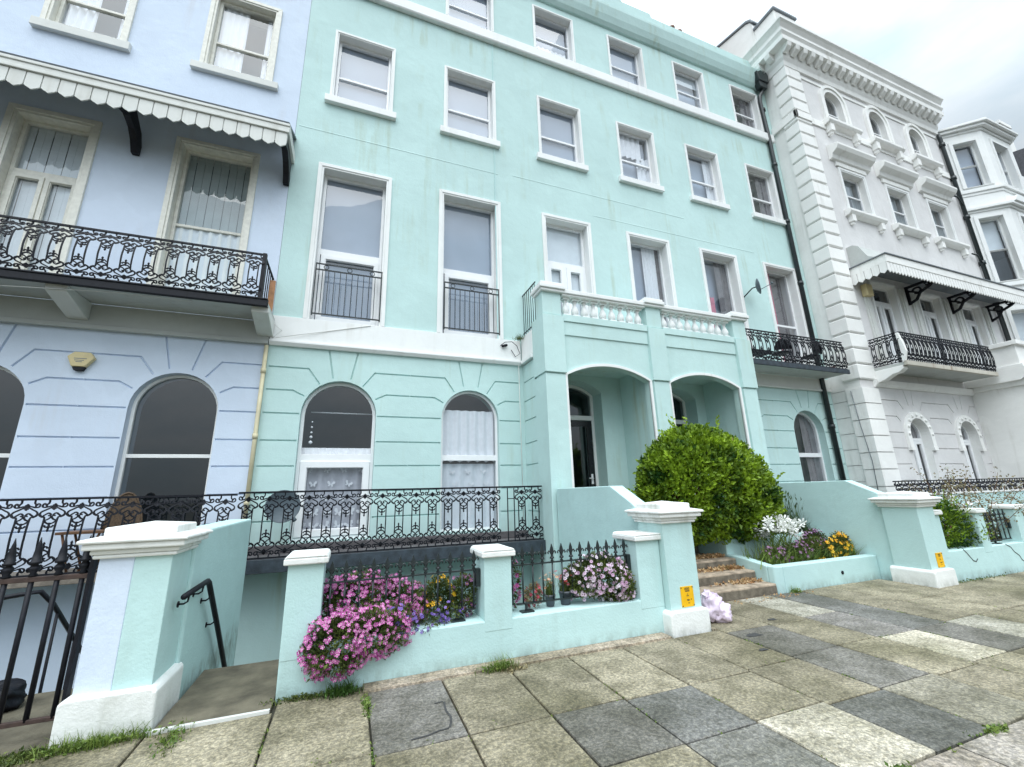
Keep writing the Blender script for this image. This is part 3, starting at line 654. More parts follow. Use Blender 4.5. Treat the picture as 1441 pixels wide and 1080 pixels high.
# rusticated side wall with grooves, seen behind the railing
m = MB(); m.plate([(7.8, -2.2), (YF-.001, -2.2), (YF-.001, 4.35), (7.8, 4.35)], [(stroke([(7.83, z), (8.43, z)], .022), .03, True, 0, 0) for z in (3.96, 3.53, 3.1, 2.61, 2.16, 1.7, 1.24)], lambda u, w, d=0: (3.5+d, u, w), 0)
m.build('side_wall', M['mint'], poo)
m = MB(); m.box(3.46, 3.6, 7.8, YF-.05, 4.46, 5.0); m.box(3.42, 3.6, 7.8, YF-.095, 4.37, 4.455); m.build('side_band', M['white'], poo, bevel=.006)
for a, b_ in ((3.47, 3.95), (6.08, 6.53), (8.70, 9.17)):
    m = MB(); m.box(a+.02, b_-.02, YP+.012, 7.80, -2.2, 3.88); m.box(a, b_, YP-.02, 7.8, 3.905, 5.14); m.box(a+.025, b_-.025, YP+.03, 7.62, 5.165, 5.66)
    m.box(a+.03, b_-.03, YP+.03, 7.7, 3.87, 3.91); m.box(a+.03, b_-.03, YP+.04, 7.6, 5.13, 5.17)
    co = m.build('column', M['mint'], poo, bevel=.008)
    c = MB(); c.box(a-.02, b_+.02, YP-.04, 7.66, 5.66, 5.715); c.box(a-.055, b_+.055, YP-.075, 7.69, 5.718, 5.80); c.box(a-.03, b_+.03, YP-.05, 7.67, 5.803, 5.86); c.build('cap', M['white'], co, bevel=.012)
for a, b_ in ((3.955, 6.075), (6.535, 8.695)):
    m = MB(); m.box(a, b_, YP+.01, YP+.2, 5.04, 5.19); m.box(a, b_, YP+.035, YP+.058, 4.74, 5.038); m.build('ledge', M['mint'], poo, bevel=.006)
    m = MB(); m.box(a, b_, YP+.0, YP+.30, 5.62, 5.66); m.box(a, b_, YP-.03, YP+.33, 5.662, 5.755); m.build('coping', M['white'], poo, bevel=.012)
    n = 9
    for k in range(n):
        x = a+.13+(b_-a-.26)*k/(n-1); q = MB()
        q.cbox(x, YP+.15, 5.192, .15, .15, .05); q.lathe([(.05, .05), (.075, .09), (.085, .14), (.07, .2), (.04, .27), (.03, .32), (.05, .345), (.035, .36), (.06, .385)], (x, YP+.15, 5.192), 14); q.cbox(x, YP+.15, 5.575, .16, .16, .043)
        q.build('baluster', M['white'], poo)
for a, b_ in ((3.98, 6.0), (6.56, 8.6)):
    m = MB(); o = arch(a-.055, b_+.055, 2.0, 3.9, 4.19); i = arch(a, b_, 2.0, 3.88, 4.13)
    m.ring(o[2:]+[o[0]]+[o[0]], i[2:]+[i[0]]+[i[0]], YP+.02, YP+.07); n = len(o)
    m = MB(); oo = [o[1]]+o[2:]+[o[0]]; ii = [i[1]]+i[2:]+[i[0]]
    for k in range(len(oo)-1): m.prism([oo[k], oo[k+1], ii[k+1], ii[k]], YP+.025, YP+.075, 'y')
    m.box(a-.001, a-.055, YP+.025, YP+.075, .9, 2.0); m.box(b_+.001, b_+.055, YP+.025, YP+.075, .9, 2.0)
    m.build('arch_moulding', M['white'], poo)
for c in (4.86, 7.74):
    y = 8.87; m = MB(); o = arch(c-.635, c+.635, .85, 3.86, 4.115); i = arch(c-.56, c+.56, .86, 3.86, 4.045); m.ring(o, i, y-.04, y+.08); m.box(c-.56, c+.56, y-.045, y+.07, 3.25, 3.36)
    do = m.build('door_frame', M['white'], poo, bevel=.006)
    m = MB(); m.ring(rect(c-.555, c+.555, .87, 3.245), rect(c-.42, c+.42, 1.1, 3.1), y-.02, y+.04); m.build('door', M['darkdoor'], do)
    m = MB(); m.add([(c-.43, y, 1.09), (c+.43, y, 1.09), (c+.43, y, 3.11), (c-.43, y, 3.11)], [(0, 1, 2, 3)]); m.add([(p[0], y, p[1]) for p in arch(c-.565, c+.565, 3.34, 3.86, 4.05)], [tuple(range(19))]); m.build('door_glass', M['dglass'], do, fix=False)
    m = MB(); m.box(c+.45, c+.5, y-.03, y-.018, 1.75, 1.98); m.tube([(c+.475, y-.03, 1.88), (c+.475, y-.08, 1.88), (c+.36, y-.08, 1.88)], .012, 6); m.build('handle', M['pvc'], do)
# iron guard on top of the porch side
m = MB(); m.box(3.54, 3.56, 7.7, YF, 6.08, 6.105); m.box(3.54, 3.56, 7.7, YF, 5.13, 5.15)
m.build('roof_guard', M['green_iron'], poo)
for k in range(7):
    q = MB(); y = 7.75+k*.11; q.box(3.543, 3.557, y-.007, y+.007, 5.0, 6.08); q.build('guard_bar', M['green_iron'], poo)
# ------------------------------------------------------------------ white stone house on the right
YW = 7.6
hw = House('terraced_house', 'pale grey and white stucco house with quoins, bracketed cornice and striped canopy', 'house', (18.4, YW, 0))
CW = [16.13, 18.71, 21.29]
for c in CW:
    hw.window(c-.47, c+.47, 14.42, 15.95, y=YW, zs=15.45, reveal=.13, frame=.06, bars=(15.1,), surround=0, shown='taupe', glass='dglass')
    hw.window(c-.60, c+.60, 10.62, 12.28, y=YW, reveal=.17, frame=.06, bars=(11.5,), surround=.13, shown='net_r', glass='dglass')
    hw.window(c-.62, c+.62, 5.0, 7.95, y=YW, reveal=.16, frame=.07, bars=((7.38, .12),), vbars=((c, 5.0, 7.34),), surround=.1, shown='taupe', glass='dglass', sash=((c-.55, c-.03, 5.02, 7.32, .1), (c+.03, c+.55, 5.02, 7.32, .1)))
for c in (15.98, 18.62):
    hw.window(c-.48, c+.48, .9, 3.46, y=YW, zs=2.98, reveal=.17, frame=.06, bars=((2.85, .08),), surround=0, shown='taupe', sash=((c-.42, c+.0, .95, 2.8, .09), (c+.0, c+.42, .95, 2.8, .09)))
gq = []
for c, xl, xr in ((15.98, 14.56, 17.29), (18.62, 17.31, 19.55)):
    for s, e in ((-1, xl), (1, xr)):
        gq += [[(c+s*.12, 3.86), (c+s*.2, 4.34)], [(c+s*.42, 3.73), (c+s*.62, 3.98), (e, 3.98)], [(c+s*.7, 3.35), (c+s*.84, 3.5), (e, 3.5)]]
        for z in (3.02, 2.56, 2.1, 1.64): gq.append([(c+s*.68, z), (e, z)])
def wextra(w):
    w.plate([(YW, -2.2), (14, -2.2), (14, 17.3), (YW, 17.3)], [(stroke([(8.05, z), (8.44, z)], .022), .03, True, 0, 0) for z in (4.3, 3.98, 3.5, 3.02, 2.56, 2.1, 1.64)], lambda u, v, d=0: (13.8+d, u, v), 1)
hw.finish(rect(13.8, 23.2, -2.2, 17.3), [M['grey'], M['stone']], YW, grooves=gq, extra=wextra, gw=.036)
b = MB(); b.box(13.82, 23.2, 8.2, 13.9, 17.25, 17.28); b.box(13.85, 23.2, 11, 11.1, -2, 17.2)
for z in (4.4, 9, 13.3): b.box(13.85, 23.1, 8.1, 10.9, z, z+.1)
b.build('room_shell', M['room'], hw.t)
q = MB(); z = 4.56; qs = []
k = 0
while z < 16.2:
    h = .455; 
    for (xa, xb, ya, yb_) in ((13.745, 14.5, YW-.06, 8.02),):
        e = .035
        q.prism([(YW-.005, z), (YW-.065+e, z), (YW-.065, z+e), (YW-.065, z+h-e), (YW-.065+e, z+h), (YW-.005, z+h)], 13.78, 14.5, 'x')
        q.prism([(13.795, z), (13.735+e, z), (13.735, z+e), (13.735, z+h-e), (13.735+e, z+h), (13.795, z+h)], YW-.063, 8.02, 'y')
    z += .49
zz = .1
while zz < 4.3:
    q.box(13.78, 14.5, YW-.05, YW-.005, zz, zz+.44); q.box(13.745, 13.795, YW-.048, 8.0, zz, zz+.44); zz += .47
q.build('quoins', M['stone'], hw.t)
# cornice
cp = [(YW-.002, 16.3), (YW-.06, 16.32), (YW-.08, 16.5), (YW-.14, 16.62), (YW-.16, 16.95), (YW-.42, 16.97), (YW-.43, 17.14), (YW-.37, 17.15), (YW-.38, 17.2), (YW-.46, 17.32), (YW-.46, 17.4), (YW-.41, 17.41), (YW-.42, 17.52), (YW-.50, 17.64), (YW-.56, 17.70), (YW-.56, 17.80), (YW-.2, 17.86), (YW-.2, 18.0), (YW-.1, 18.0), (YW+.2, 17.95), (YW+.2, 16.3)]
m = MB(); 
def cx(d): return 13.8-(YW-d)  # mitred left end: profile offset repeated on the return wall
n = len(cp); vs = []
for (y, zc) in cp: vs.append((13.8-(YW-y) if y < YW else 13.8+(y-YW), y, zc))
for (y, zc) in cp: vs.append((23.2, y, zc))
for (y, zc) in cp: vs.append((13.8-(YW-y) if y < YW else 13.8+(y-YW), 9.6, zc))
m.add(vs, [(i, (i+1) % n, n+(i+1) % n, n+i) for i in range(n)]+[(i, 2*n+i, 2*n+(i+1) % n, (i+1) % n) for i in range(n)]+[tuple(range(n, 2*n)), tuple(range(2*n, 3*n))])
co = m.build('cornice', M['stone'], hw.t)
x = 13.62
mods = []
while x < 23.1:
    m = MB(); mods.append(m); m.prism([(YW-.165, 16.70), (YW-.24, 16.70), (YW-.38, 16.82), (YW-.42, 16.966), (YW-.165, 16.966)], x, x+.2, 'x'); x += .42
y = 7.75
while y < 9.4: m = MB(); mods.append(m); m.prism([(13.8-.165, 16.70), (13.8-.24, 16.70), (13.8-.38, 16.82), (13.8-.42, 16.966), (13.8-.165, 16.966)], y, y+.2, 'y'); y += .42
for m in mods: m.build('modillion', M['stone'], co, bevel=.01)
m = MB(); m.box(14.5, 23.2, YW-.045, YW-.002, 14.0, 14.28); m.box(13.70, 14.5, YW-.1, YW-.001, 14.0, 14.28); m.box(13.7, 13.79, YW-.1, 8.44, 14.0, 14.28); m.box(13.8, 23.2, YW-.03, YW-.001, 16.05, 16.15); m.build('string_course', M['stone'], hw.t, bevel=.01)
for c in CW:
    m = MB(); o = arch(c-.74, c+.74, 14.36, 15.45, 16.22); i = arch(c-.475, c+.475, 14.36, 15.45, 15.955)
    for a, b_, d in ((0, .45, .09), (.45, 1, .05)):
        L = lambda p, q_, t: (p[0]+(q_[0]-p[0])*t, p[1]+(q_[1]-p[1])*t)
        oo = [L(p, q_, a) for p, q_ in zip(o, i)]; ii = [L(p, q_, b_) for p, q_ in zip(o, i)]
        oo = [oo[1]]+oo[2:]+[oo[0]]; ii = [ii[1]]+ii[2:]+[ii[0]]
        for k in range(len(oo)-1): m.prism([oo[k], oo[k+1], ii[k+1], ii[k]], YW-d, YW+.01, 'y')
    ho = m.build('arch_hood', M['stone'], hw.t)
    m = MB(); m.prism([(YW-.001, 14.12), (YW-.2, 14.16), (YW-.26, 14.24), (YW-.26, 14.34), (YW-.001, 14.38)], c-.92, c+.92, 'x')
    for s in (-.72, .72): m.box(c+s-.1, c+s+.1, YW-.2, YW-.002, 13.85, 14.155); m.box(c+s-.06, c+s+.06, YW-.15, YW-.003, 13.74, 13.85)
    m.build('arch_sill', M['stone'], hw.t, bevel=.01)
    m = MB(); m.prism([(YW-.001, 12.62), (YW-.1, 12.66), (YW-.14, 12.80), (YW-.3, 12.90), (YW-.36, 13.02), (YW-.36, 13.10), (YW-.001, 13.24)], c-1.05, c+1.05, 'x'); m.box(c-.82, c+.82, YW-.06, YW-.002, 12.44, 12.61)
    m.build('window_hood', M['stone'], hw.t, bevel=.008)
    m = MB(); m.prism([(YW-.001, 10.36), (YW-.16, 10.40), (YW-.22, 10.48), (YW-.22, 10.56), (YW-.001, 10.61)], c-.98, c+.98, 'x')
    for s in (-.78, .78): m.box(c+s-.09, c+s+.09, YW-.16, YW-.002, 10.14, 10.395); m.box(c+s-.05, c+s+.05, YW-.11, YW-.003, 10.05, 10.14)
    m.build('bracketed_sill', M['stone'], hw.t, bevel=.008)
    for s in (-1, 1): m = MB(); m.box(c+s*1.0-.14, c+s*1.0+.14, YW-.05, YW-.001, 5.0, 7.95); m.box(c+s*1.0-.08, c+s*1.0+.08, YW-.075, YW-.05, 5.1, 7.8); m.build('pilaster', M['cream'], hw.t, bevel=.006)
for c in (15.98, 18.62):
    m = MB(); o = arch(c-.66, c+.66, 2.6, 2.98, 3.66); i = arch(c-.485, c+.485, 2.6, 2.98, 3.465)
    oo = [o[1]]+o[2:]+[o[0]]; ii = [i[1]]+i[2:]+[i[0]]
    for k in range(len(oo)-1): m.prism([oo[k], oo[k+1], ii[k+1], ii[k]], YW-.07, YW+.01, 'y')
    for k in range(2, len(o), 2):
        p = o[k]; d = ((o[k][0]+i[k][0])/2, (o[k][1]+i[k][1])/2); m.lathe([(.05, 0), (.05, .02), (.02, .035)], (d[0], YW-.07, d[1]), 8, 0, Vector((0, -1, 0)))
    for s in (-.575, .575): m.box(c+s-.1, c+s+.1, YW-.08, YW-.002, 2.5, 2.6)
    m.build('arch_hood', M['stone'], hw.t)
m = MB(); m.prism([(YW-.001, 4.36), (YW-.05, 4.36), (YW-.1, 4.44), (YW-.12, 4.56), (YW-.001, 4.56)], 14.4, 19.6, 'x'); m.build('string_course', M['stone'], hw.t)
# balcony and canopy
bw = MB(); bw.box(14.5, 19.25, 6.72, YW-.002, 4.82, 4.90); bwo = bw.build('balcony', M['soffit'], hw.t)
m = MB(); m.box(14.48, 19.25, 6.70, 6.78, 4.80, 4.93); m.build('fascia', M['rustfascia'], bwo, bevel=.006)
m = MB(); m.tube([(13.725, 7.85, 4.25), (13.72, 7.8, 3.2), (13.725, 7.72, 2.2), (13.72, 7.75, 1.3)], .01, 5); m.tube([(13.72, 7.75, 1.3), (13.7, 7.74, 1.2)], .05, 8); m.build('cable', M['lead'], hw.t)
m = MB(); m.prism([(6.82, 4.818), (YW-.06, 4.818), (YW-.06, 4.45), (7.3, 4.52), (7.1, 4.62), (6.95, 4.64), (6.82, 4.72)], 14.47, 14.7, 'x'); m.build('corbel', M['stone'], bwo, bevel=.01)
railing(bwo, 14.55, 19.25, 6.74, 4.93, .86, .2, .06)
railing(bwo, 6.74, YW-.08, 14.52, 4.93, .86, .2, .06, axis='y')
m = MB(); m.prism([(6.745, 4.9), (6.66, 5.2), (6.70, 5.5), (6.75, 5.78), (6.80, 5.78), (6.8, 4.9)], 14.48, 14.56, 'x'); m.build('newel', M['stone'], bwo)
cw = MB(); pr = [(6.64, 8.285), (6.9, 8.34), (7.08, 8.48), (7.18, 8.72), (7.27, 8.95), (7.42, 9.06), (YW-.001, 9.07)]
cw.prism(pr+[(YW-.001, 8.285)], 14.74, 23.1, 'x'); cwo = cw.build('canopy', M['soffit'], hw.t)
m = MB(); m.box(14.56, 23.1, 6.55, YW-.002, 8.25, 8.28); m.build('roof_edge', M['lead'], cwo)
m = MB(); m.box(14.60, 23.1, 6.585, 6.618, 8.0, 8.249); m.box(14.60, 14.63, 6.6185, YW-.003, 8.0, 8.249); m.build('fascia', M['stone'], cwo, bevel=.006)
m = MB(); x = 14.6
while x < 23:
    w = .135; m.prism([(x, 7.999), (x+w, 7.999), (x+w, 7.72), (x+w*.5, 7.65), (x, 7.72)], 6.60, 6.62, 'y'); x += .155
y = 6.63
while y < 7.5: m.prism([(y, 7.999), (y+.185, 7.999), (y+.185, 7.74), (y+.09, 7.67), (y, 7.74)], 14.6, 14.62, 'x'); y += .2
m.build('valance', M['stone'], cwo)
for x in (17.42, 19.95, 22.5):
    m = MB(); m.box(x-.03, x+.03, 6.75, YW-.002, 7.98, 8.06); m.box(x-.03, x+.03, YW-.08, YW-.003, 7.4, 7.98)
    m.tube([(x, YW-.06, 7.45), (x, 7.35, 7.52), (x, 7.22, 7.72), (x, 6.95, 7.83), (x, 6.75, 7.98)], .05, 6); m.tube([(x, 7.3+.11*cos(a*.6), 7.82+.1*sin(a*.6)) for a in range(10)], .035, 5); m.tube([(x, 7.0+.06*cos(a*.7), 7.93+.05*sin(a*.7)) for a in range(9)], .03, 5); m.tube([(x, YW-.05, 7.9), (x, 7.3, 7.75)], .03, 5)
    m.build('bracket', M['iron'], cwo)
# stone porch at the frame edge
m = MB(); m.box(19.6, 24, 6.3, YW-.002, -1, 4.45); m.box(19.5, 24, 6.2, YW-.003, 4.45, 4.6); m.prism([(6.1, 4.75), (6.3, 4.6), (YW-.004, 4.6), (YW-.004, 5.0), (6.05, 5.0), (6.05, 4.85)], 19.35, 24, 'x')
pw = m.build('porch', M['stone'], hw.t)
m = MB(); m.box(19.42, 20.05, 6.22, 6.85, 5.003, 5.72); m.box(19.33, 20.14, 6.13, 6.94, 5.72, 5.86); m.box(19.36, 20.11, 6.16, 6.91, 5.0, 5.1); m.build('pedestal', M['stone'], pw, bevel=.012)
m = MB(); m.box(20.05, 24, 6.3, 6.6, 5.6, 5.75); m.build('coping', M['stone'], pw)
for k in range(5): 
    q = MB(); q.lathe([(.06, .0), (.09, .08), (.1, .18), (.06, .3), (.04, .4), (.07, .5), (.07, .59)], (20.3+.28*k, 6.45, 5.003), 12); q.build('baluster', M['stone'], pw)
m = MB(); m.tube([(23.05, YW-.1, 16.2), (23.05, YW-.12, 16.0), (23.12, YW-.1, 15.7), (23.12, YW-.1, 5.0)], .07, 8)
for z in (15.6, 13.9, 12.0, 9.9, 8.2): m.tube([(23.12, YW-.1, z), (23.12, YW-.1, z+.16)], .1, 8)
for z in (12.6, 9.9): m.tube([(23.12, YW-.12, z), (22.8, YW-.14, z+.35), (22.55, YW-.1, z+.4)], .03, 6)
m.build('drainpipe', M['green_iron'], hw.t)
m = MB(); m.prism([(8.352, 17.2), (8.352, 19.35), (8.42, 19.55), (8.6, 19.68), (9.6, 20.0), (11.5, 20.6), (11.5, 17.2)], 13.82, 14.2, 'x'); m.box(13.84, 15.0, 7.52, 8.35, 17.3, 19.0)
m.build('gable_wall', M['stone'], hw.t, bevel=.02)
m = MB(); m.box(13.78, 15.06, 7.46, 8.36, 19.0, 19.12); m.prism([(8.345, 19.4), (8.42, 19.56), (8.6, 19.69), (9.6, 20.01), (11.5, 20.61), (11.5, 20.72), (9.58, 20.12), (8.55, 19.80), (8.36, 19.65), (8.27, 19.4)], 13.77, 14.25, 'x'); m.build('coping', M['lead'], hw.t, bevel=.03)
for bx, by, bz, w, hh in ((19.0, 8.9, 17.9, .8, 1.6), (23.0, 8.9, 17.9, .8, 1.5), (24.2, 8.6, 15.5, 1.2, 3.0)):
    m = MB(); m.box(bx, bx+w, by, by+w, bz, bz+hh); m.box(bx-.08, bx+w+.08, by-.08, by+w+.08, bz+hh, bz+hh+.2); cho = m.build('chimney', M['stone'], hw.t, bevel=.02)
    q = MB(); q.lathe([(.14, 0), (.12, .45), (.15, .5), (.15, .56)], (bx+.2, by+.25, bz+hh+.2), 10); q.build('chimney_pot', M['pot'], cho)
    q = MB(); q.lathe([(.14, 0), (.14, .3), (.3, .35), (.3, .7), (.25, .75)], (bx+.62, by+.3, bz+hh+.2), 8); q.build('cowl', M['cowl'], cho)

# ------------------------------------------------------------------ bay-fronted house beyond
hb = House('terraced_house', 'white stucco house with a tall canted bay window beyond the bracketed cornice', 'house', (26, YW, 0))
bayp = [(23.45, YW), (24.5, 6.72), (26.85, 6.72), (27.9, YW)]
m = MB()
LV = [(13.55, 15.75), (9.2, 12.05), (5.2, 7.95), (1.0, 3.6)]
for (p, q_) in zip(bayp, bayp[1:]):
    L = math.hypot(q_[0]-p[0], q_[1]-p[1]); ux, uy = (q_[0]-p[0])/L, (q_[1]-p[1])/L; nx, ny = -uy, ux
    Pm = lambda u, v, d=0, p=p, ux=ux, uy=uy, nx=nx, ny=ny: (p[0]+ux*u+nx*d, p[1]+uy*u+ny*d, v)
    hs = []
    wl, wr = (.30, L-.30) if L < 2 else (.55, L-.55)
    for a, b_ in LV: hs.append((rect(wl, wr, a, b_), .3, False, 0, 0))
    m.plate(rect(0, L, -1, 16.2), hs, Pm, 0)
    for a, b_ in LV:
        f = MB(); f.ring(rect(wl, wr, a, b_), rect(wl+.07, wr-.07, a+.07, b_-.07), .18, .26, 0, lambda pt, t, Pm=Pm: Pm(pt[0], pt[1], t)); zc = (a+b_)/2
        f.ring(rect(wl+.05, wr-.05, zc-.03, zc+.03), rect(wl+.06, wr-.06, zc-.02, zc+.02), .17, .25, 0, lambda pt, t, Pm=Pm: Pm(pt[0], pt[1], t))
        fo = f.build('window', M['white'], hb.t)
        g = MB(); g.add([Pm(u, v, .22) for u, v in rect(wl+.05, wr-.05, a+.05, b_-.05)], [(0, 1, 2, 3)]); g.build('pane', M['glass'], fo, fix=False)
        g = MB(); zb = a if a > 13 else zc+.1; g.add([Pm(u, v, .4) for u, v in rect(wl+.02, wr-.02, zb, b_)], [(0, 1, 2, 3)]); g.build('blind', M['gblind' if a > 13 else 'lblind'], fo)
        s = MB()
        for o_, i_, d in ((rect(wl-.13, wr+.13, a-.02, b_+.13), rect(wl-.002, wr+.002, a-.002, b_+.002), -.05),): s.ring(o_, i_, d, .02, 0, lambda pt, t, Pm=Pm: Pm(pt[0], pt[1], t))
        s.build('surround', M['white'], fo)
hb_w = m
hb_w.plate([(27.9, -1), (32, -1), (32, 16.2), (27.9, 16.2)], [], PF(YW), 0); hb_w.plate([(23.2, -1), (23.45, -1), (23.45, 16.2), (23.2, 16.2)], [], PF(YW), 0)
hb_w.build('wall', M['white'], hb.t)
def baystrip(name, z0, z1, out, mat='white'):
    mm = MB(); pts = []
    off = [(23.45-out*.9, YW), (24.5-out*.45, 6.72-out), (26.85+out*.45, 6.72-out), (27.9+out*.9, YW)]
    mm.prism(off+[(27.9, YW+.2), (23.45, YW+.2)], z0, z1, 'z'); return mm.build(name, M[mat], hb.t, bevel=.015)
for z0, z1, o in ((16.2, 16.32, .06), (16.321, 16.45, .2), (16.451, 16.56, .3), (13.28, 13.42, .10), (13.15, 13.279, .04), (12.45, 12.58, .16), (12.35, 12.449, .06), (8.95, 9.1, .1), (8.35, 8.5, .16), (4.9, 5.05, .14), (4.3, 4.45, .2)):
    baystrip('cornice' if z0 > 16 else 'string_course', z0, z1, o)
m = MB(); m.prism([(24.6+.5*(1-cos(a*PI/8)), 12.58+.34*sin(a*PI/8)) for a in range(9)], 6.5, 6.72, 'y'); m.build('pediment', M['white'], hb.t, bevel=.02)
b = MB(); b.box(23.5, 31.9, 10, 10.1, -1, 16.1); b.box(23.4, 31.9, YW+.1, 10, 16.1, 16.19)
for z in (13, 8.9, 4.7): b.box(23.9, 31.9, YW+.05, 10, z, z+.05)
b.build('room_shell', M['room'], hb.t)
m = MB(); m.prism([(8.2, 16.4), (10, 18.6), (12, 16.4)], 25.2, 32, 'x'); m.build('roof', M['slates'], hb.t)
# last house at the frame edge
hf = House('terraced_house', 'far house with slate mansard roof, a sliver at the right edge', 'house', (36, YW, 0))
m = MB(); m.box(32.05, 42, 7.0, 13, -1, 15.4); m.box(32.05, 42, 6.7, 7.0, 15.0, 15.4); m.build('wall', M['lav_low'], hf.t)
m = MB(); m.prism([(6.75, 15.41), (7.6, 18.4), (9.5, 18.9), (11, 15.41)], 32.05, 42, 'x'); m.build('roof', M['slates'], hf.t)
m = MB(); m.box(32.3, 33.4, 8.2, 9.4, 17.5, 20.6); m.box(32.2, 33.5, 8.1, 9.5, 20.6, 20.8); m.build('chimney', M['stone'], hf.t)
for z in (12.2, 8.2):
    for x in (33.5, 36, 38.5):
        m = MB(); m.ring(rect(x, x+1.2, z, z+2.2), rect(x+.1, x+1.1, z+.1, z+2.1), 6.93, 7.05); w_ = m.build('window', M['white'], hf.t); g = MB(); g.box(x+.1, x+1.1, 6.985, 6.995, z+.1, z+2.1); g.build('pane', M['gblind'], w_)
# ------------------------------------------------------------------ ground, paving, basement areas
gp = MB(); BIG = 400
hole = [(-9.2, 4.75), (3.55, 4.75), (3.55, 8.6), (-9.2, 8.6)]
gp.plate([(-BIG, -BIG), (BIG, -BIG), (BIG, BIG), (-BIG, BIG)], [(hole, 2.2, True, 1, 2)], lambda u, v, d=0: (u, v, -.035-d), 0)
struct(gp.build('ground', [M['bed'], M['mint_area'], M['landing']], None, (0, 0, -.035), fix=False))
rd = MB(); rd.box(-60, 60, -14, -1.3, -.034, -.03); struct(rd.build('road', M['asphalt'], None, (0, -7, -.03)))
kb = MB(); x = -20
while x < 24: kb.box(x, x+.9, -1.3, -1.12, -.03, .0); x += .91
struct(kb.build('kerb', M['landing'], None, (0, -1.2, 0)))
BUFF = [(.262, .232, .168), (.285, .254, .186), (.24, .213, .156), (.305, .272, .20), (.27, .24, .176)]
DK = (.165, .157, .142); DB = (.152, .150, .142); LT = (.48, .44, .365); CR = (.40, .38, .33); PK = (.25, .235, .225); GY = (.20, .195, .18)
colx = [-9.1, -8.4, -7.7, -7.0, -6.3, -5.6, -4.9, -4.2, -3.5, -2.8, -2.1, -1.25, -.44, .25, .885, 1.515, 2.15, 2.79, 3.475, 4.115, 4.80, 5.425, 6.04, 6.68, 7.33, 7.98, 8.64, 9.3, 9.96, 10.6, 11.3, 12., 12.7, 13.4, 14.1, 14.8, 15.5, 16.2]
over = {(1.515, 1): DK, (2.15, 1): DB, (2.79, 2): LT, (3.475, 2): DB, (4.115, 1): DK, (4.115, 0): DK, (5.425, 1): LT, (5.425, 0): PK, (6.04, 0): DB, (6.04, 1): DK, (6.68, 1): CR, (5.425, -1): CR, (6.04, -1): DB, (2.15, 2): GY, (6.68, 2): CR, (4.115, 2): (.27, .25, .2), (.25, 0): (.19, .18, .165)}
pv = MB(); rnd = random.Random(4)
for i, (a, b_) in enumerate(zip(colx, colx[1:])):
    c = (a+b_)/2
    top = 4.44 if c < 3.5 or c > 8.65 else (5.19 if c > 4.05 else 4.29)
    if -1.25 < c < -.44: top = 4.24
    if c < -1.25: top = 4.30
    j = rnd.uniform(-.04, .04); rows = [3.34+j, 2.64+rnd.uniform(-.05, .04), 1.975]
    if c > 3.9: rows[0] = 3.39+j*.6
    edges = [top]+rows
    if top > 5: edges = [top, 4.17+rnd.uniform(-.06, .06)]+rows
    ks = list(range(-1, 3)) if top > 5 else list(range(0, 3))
    for k, (y1, y0) in zip(ks, zip(edges, edges[1:])):
        tone = over.get((a, k)) or rnd.choice(BUFF)
        v = rnd.uniform(.85, 1.08); tone = tuple(t*v for t in tone); g = .008; dz = rnd.uniform(-.003, .003); d2 = rnd.uniform(-.003, .003)
        x0, x1, q0, q1 = a+g, b_-g, y0+g, y1-g; e = .007
        jt = lambda: rnd.uniform(-.004, .004)
        vs = [(x0, q0, -.034), (x1, q0, -.034), (x1, q1, -.034), (x0, q1, -.034), (x0, q0, dz-e), (x1, q0, d2-e), (x1, q1, d2-e), (x0, q1, dz-e), (x0+e+jt(), q0+e+jt(), dz), (x1-e+jt(), q0+e+jt(), d2), (x1-e+jt(), q1-e+jt(), d2), (x0+e+jt(), q1-e+jt(), dz)]
        pv.add(vs, [(0, 1, 5, 4), (1, 2, 6, 5), (2, 3, 7, 6), (3, 0, 4, 7), (4, 5, 9, 8), (5, 6, 10, 9), (6, 7, 11, 10), (7, 4, 8, 11), (8, 9, 10, 11)], 0, tone)
x = -9.
while x < 16:
    L = rnd.uniform(.8, 1.2); pv.box(x+.006, x+L-.006, -1.1, 1.96, -.034, rnd.uniform(-.006, -.002), 0, tuple(t*rnd.uniform(.95, 1.1) for t in (.34, .315, .26))); x += L
pv.box(.22, 3.44, 4.28, 4.445, -.03, .018, 0, (.36, .30, .24)); pv.box(4.04, 4.10, 4.3, 4.6, -.03, .012, 0, (.33, .28, .22))
struct(pv.build('pavement', M['slab'], None, (0, 2, 0)))
tr = MB()
for p in ([(.815, 3.85), (.80, 3.70), (.815, 3.60), (.80, 3.52), (.775, 3.455)], [(.77, 3.45), (.70, 3.445), (.62, 3.415), (.50, 3.405)], [(.74, 3.855), (.81, 3.86)]):
    tr.add([(q[0], q[1], .0045) for q in stroke(p, .016)], [tuple(range(2*len(p)))])
for cx_, cy_, r in ((4.32, 3.98, .09), (4.02, 3.62, .05), (5.0, 4.3, .06)):
    tr.add([(cx_+r*(1+.35*sin(3*a+cx_))*cos(a), cy_+r*.7*(1+.3*cos(2*a))*sin(a), .0046) for a in [2*PI*k/18 for k in range(18)]], [tuple(range(18))])
struct(tr.build('pavement_stain', M['tar'], None, (1, 3.5, 0)), 'stuff')
ld = MB(); ld.box(-1.22, -.47, 4.27, 4.74, -.3, .004); ld.box(-1.22, -.47, 4.755, 5.5, -.3, -.004); ld.box(-2.9, -1.82, 4.3, 5.5, -.3, .0); ld.box(-4.2, -2.905, 4.3, 5.5, -.3, .0)
for k in range(9): ld.box(-1.22, -.47, 5.5+.24*k, 5.5+.24*(k+1)+.02, -2.2, -.18-.2*k); ld.box(-2.55, -1.5, 5.5+.24*k, 5.74+.24*k+.02, -2.2, -.18-.2*k)
struct(ld.build('basement_path', M['landing'], None, (-1, 5, 0)))
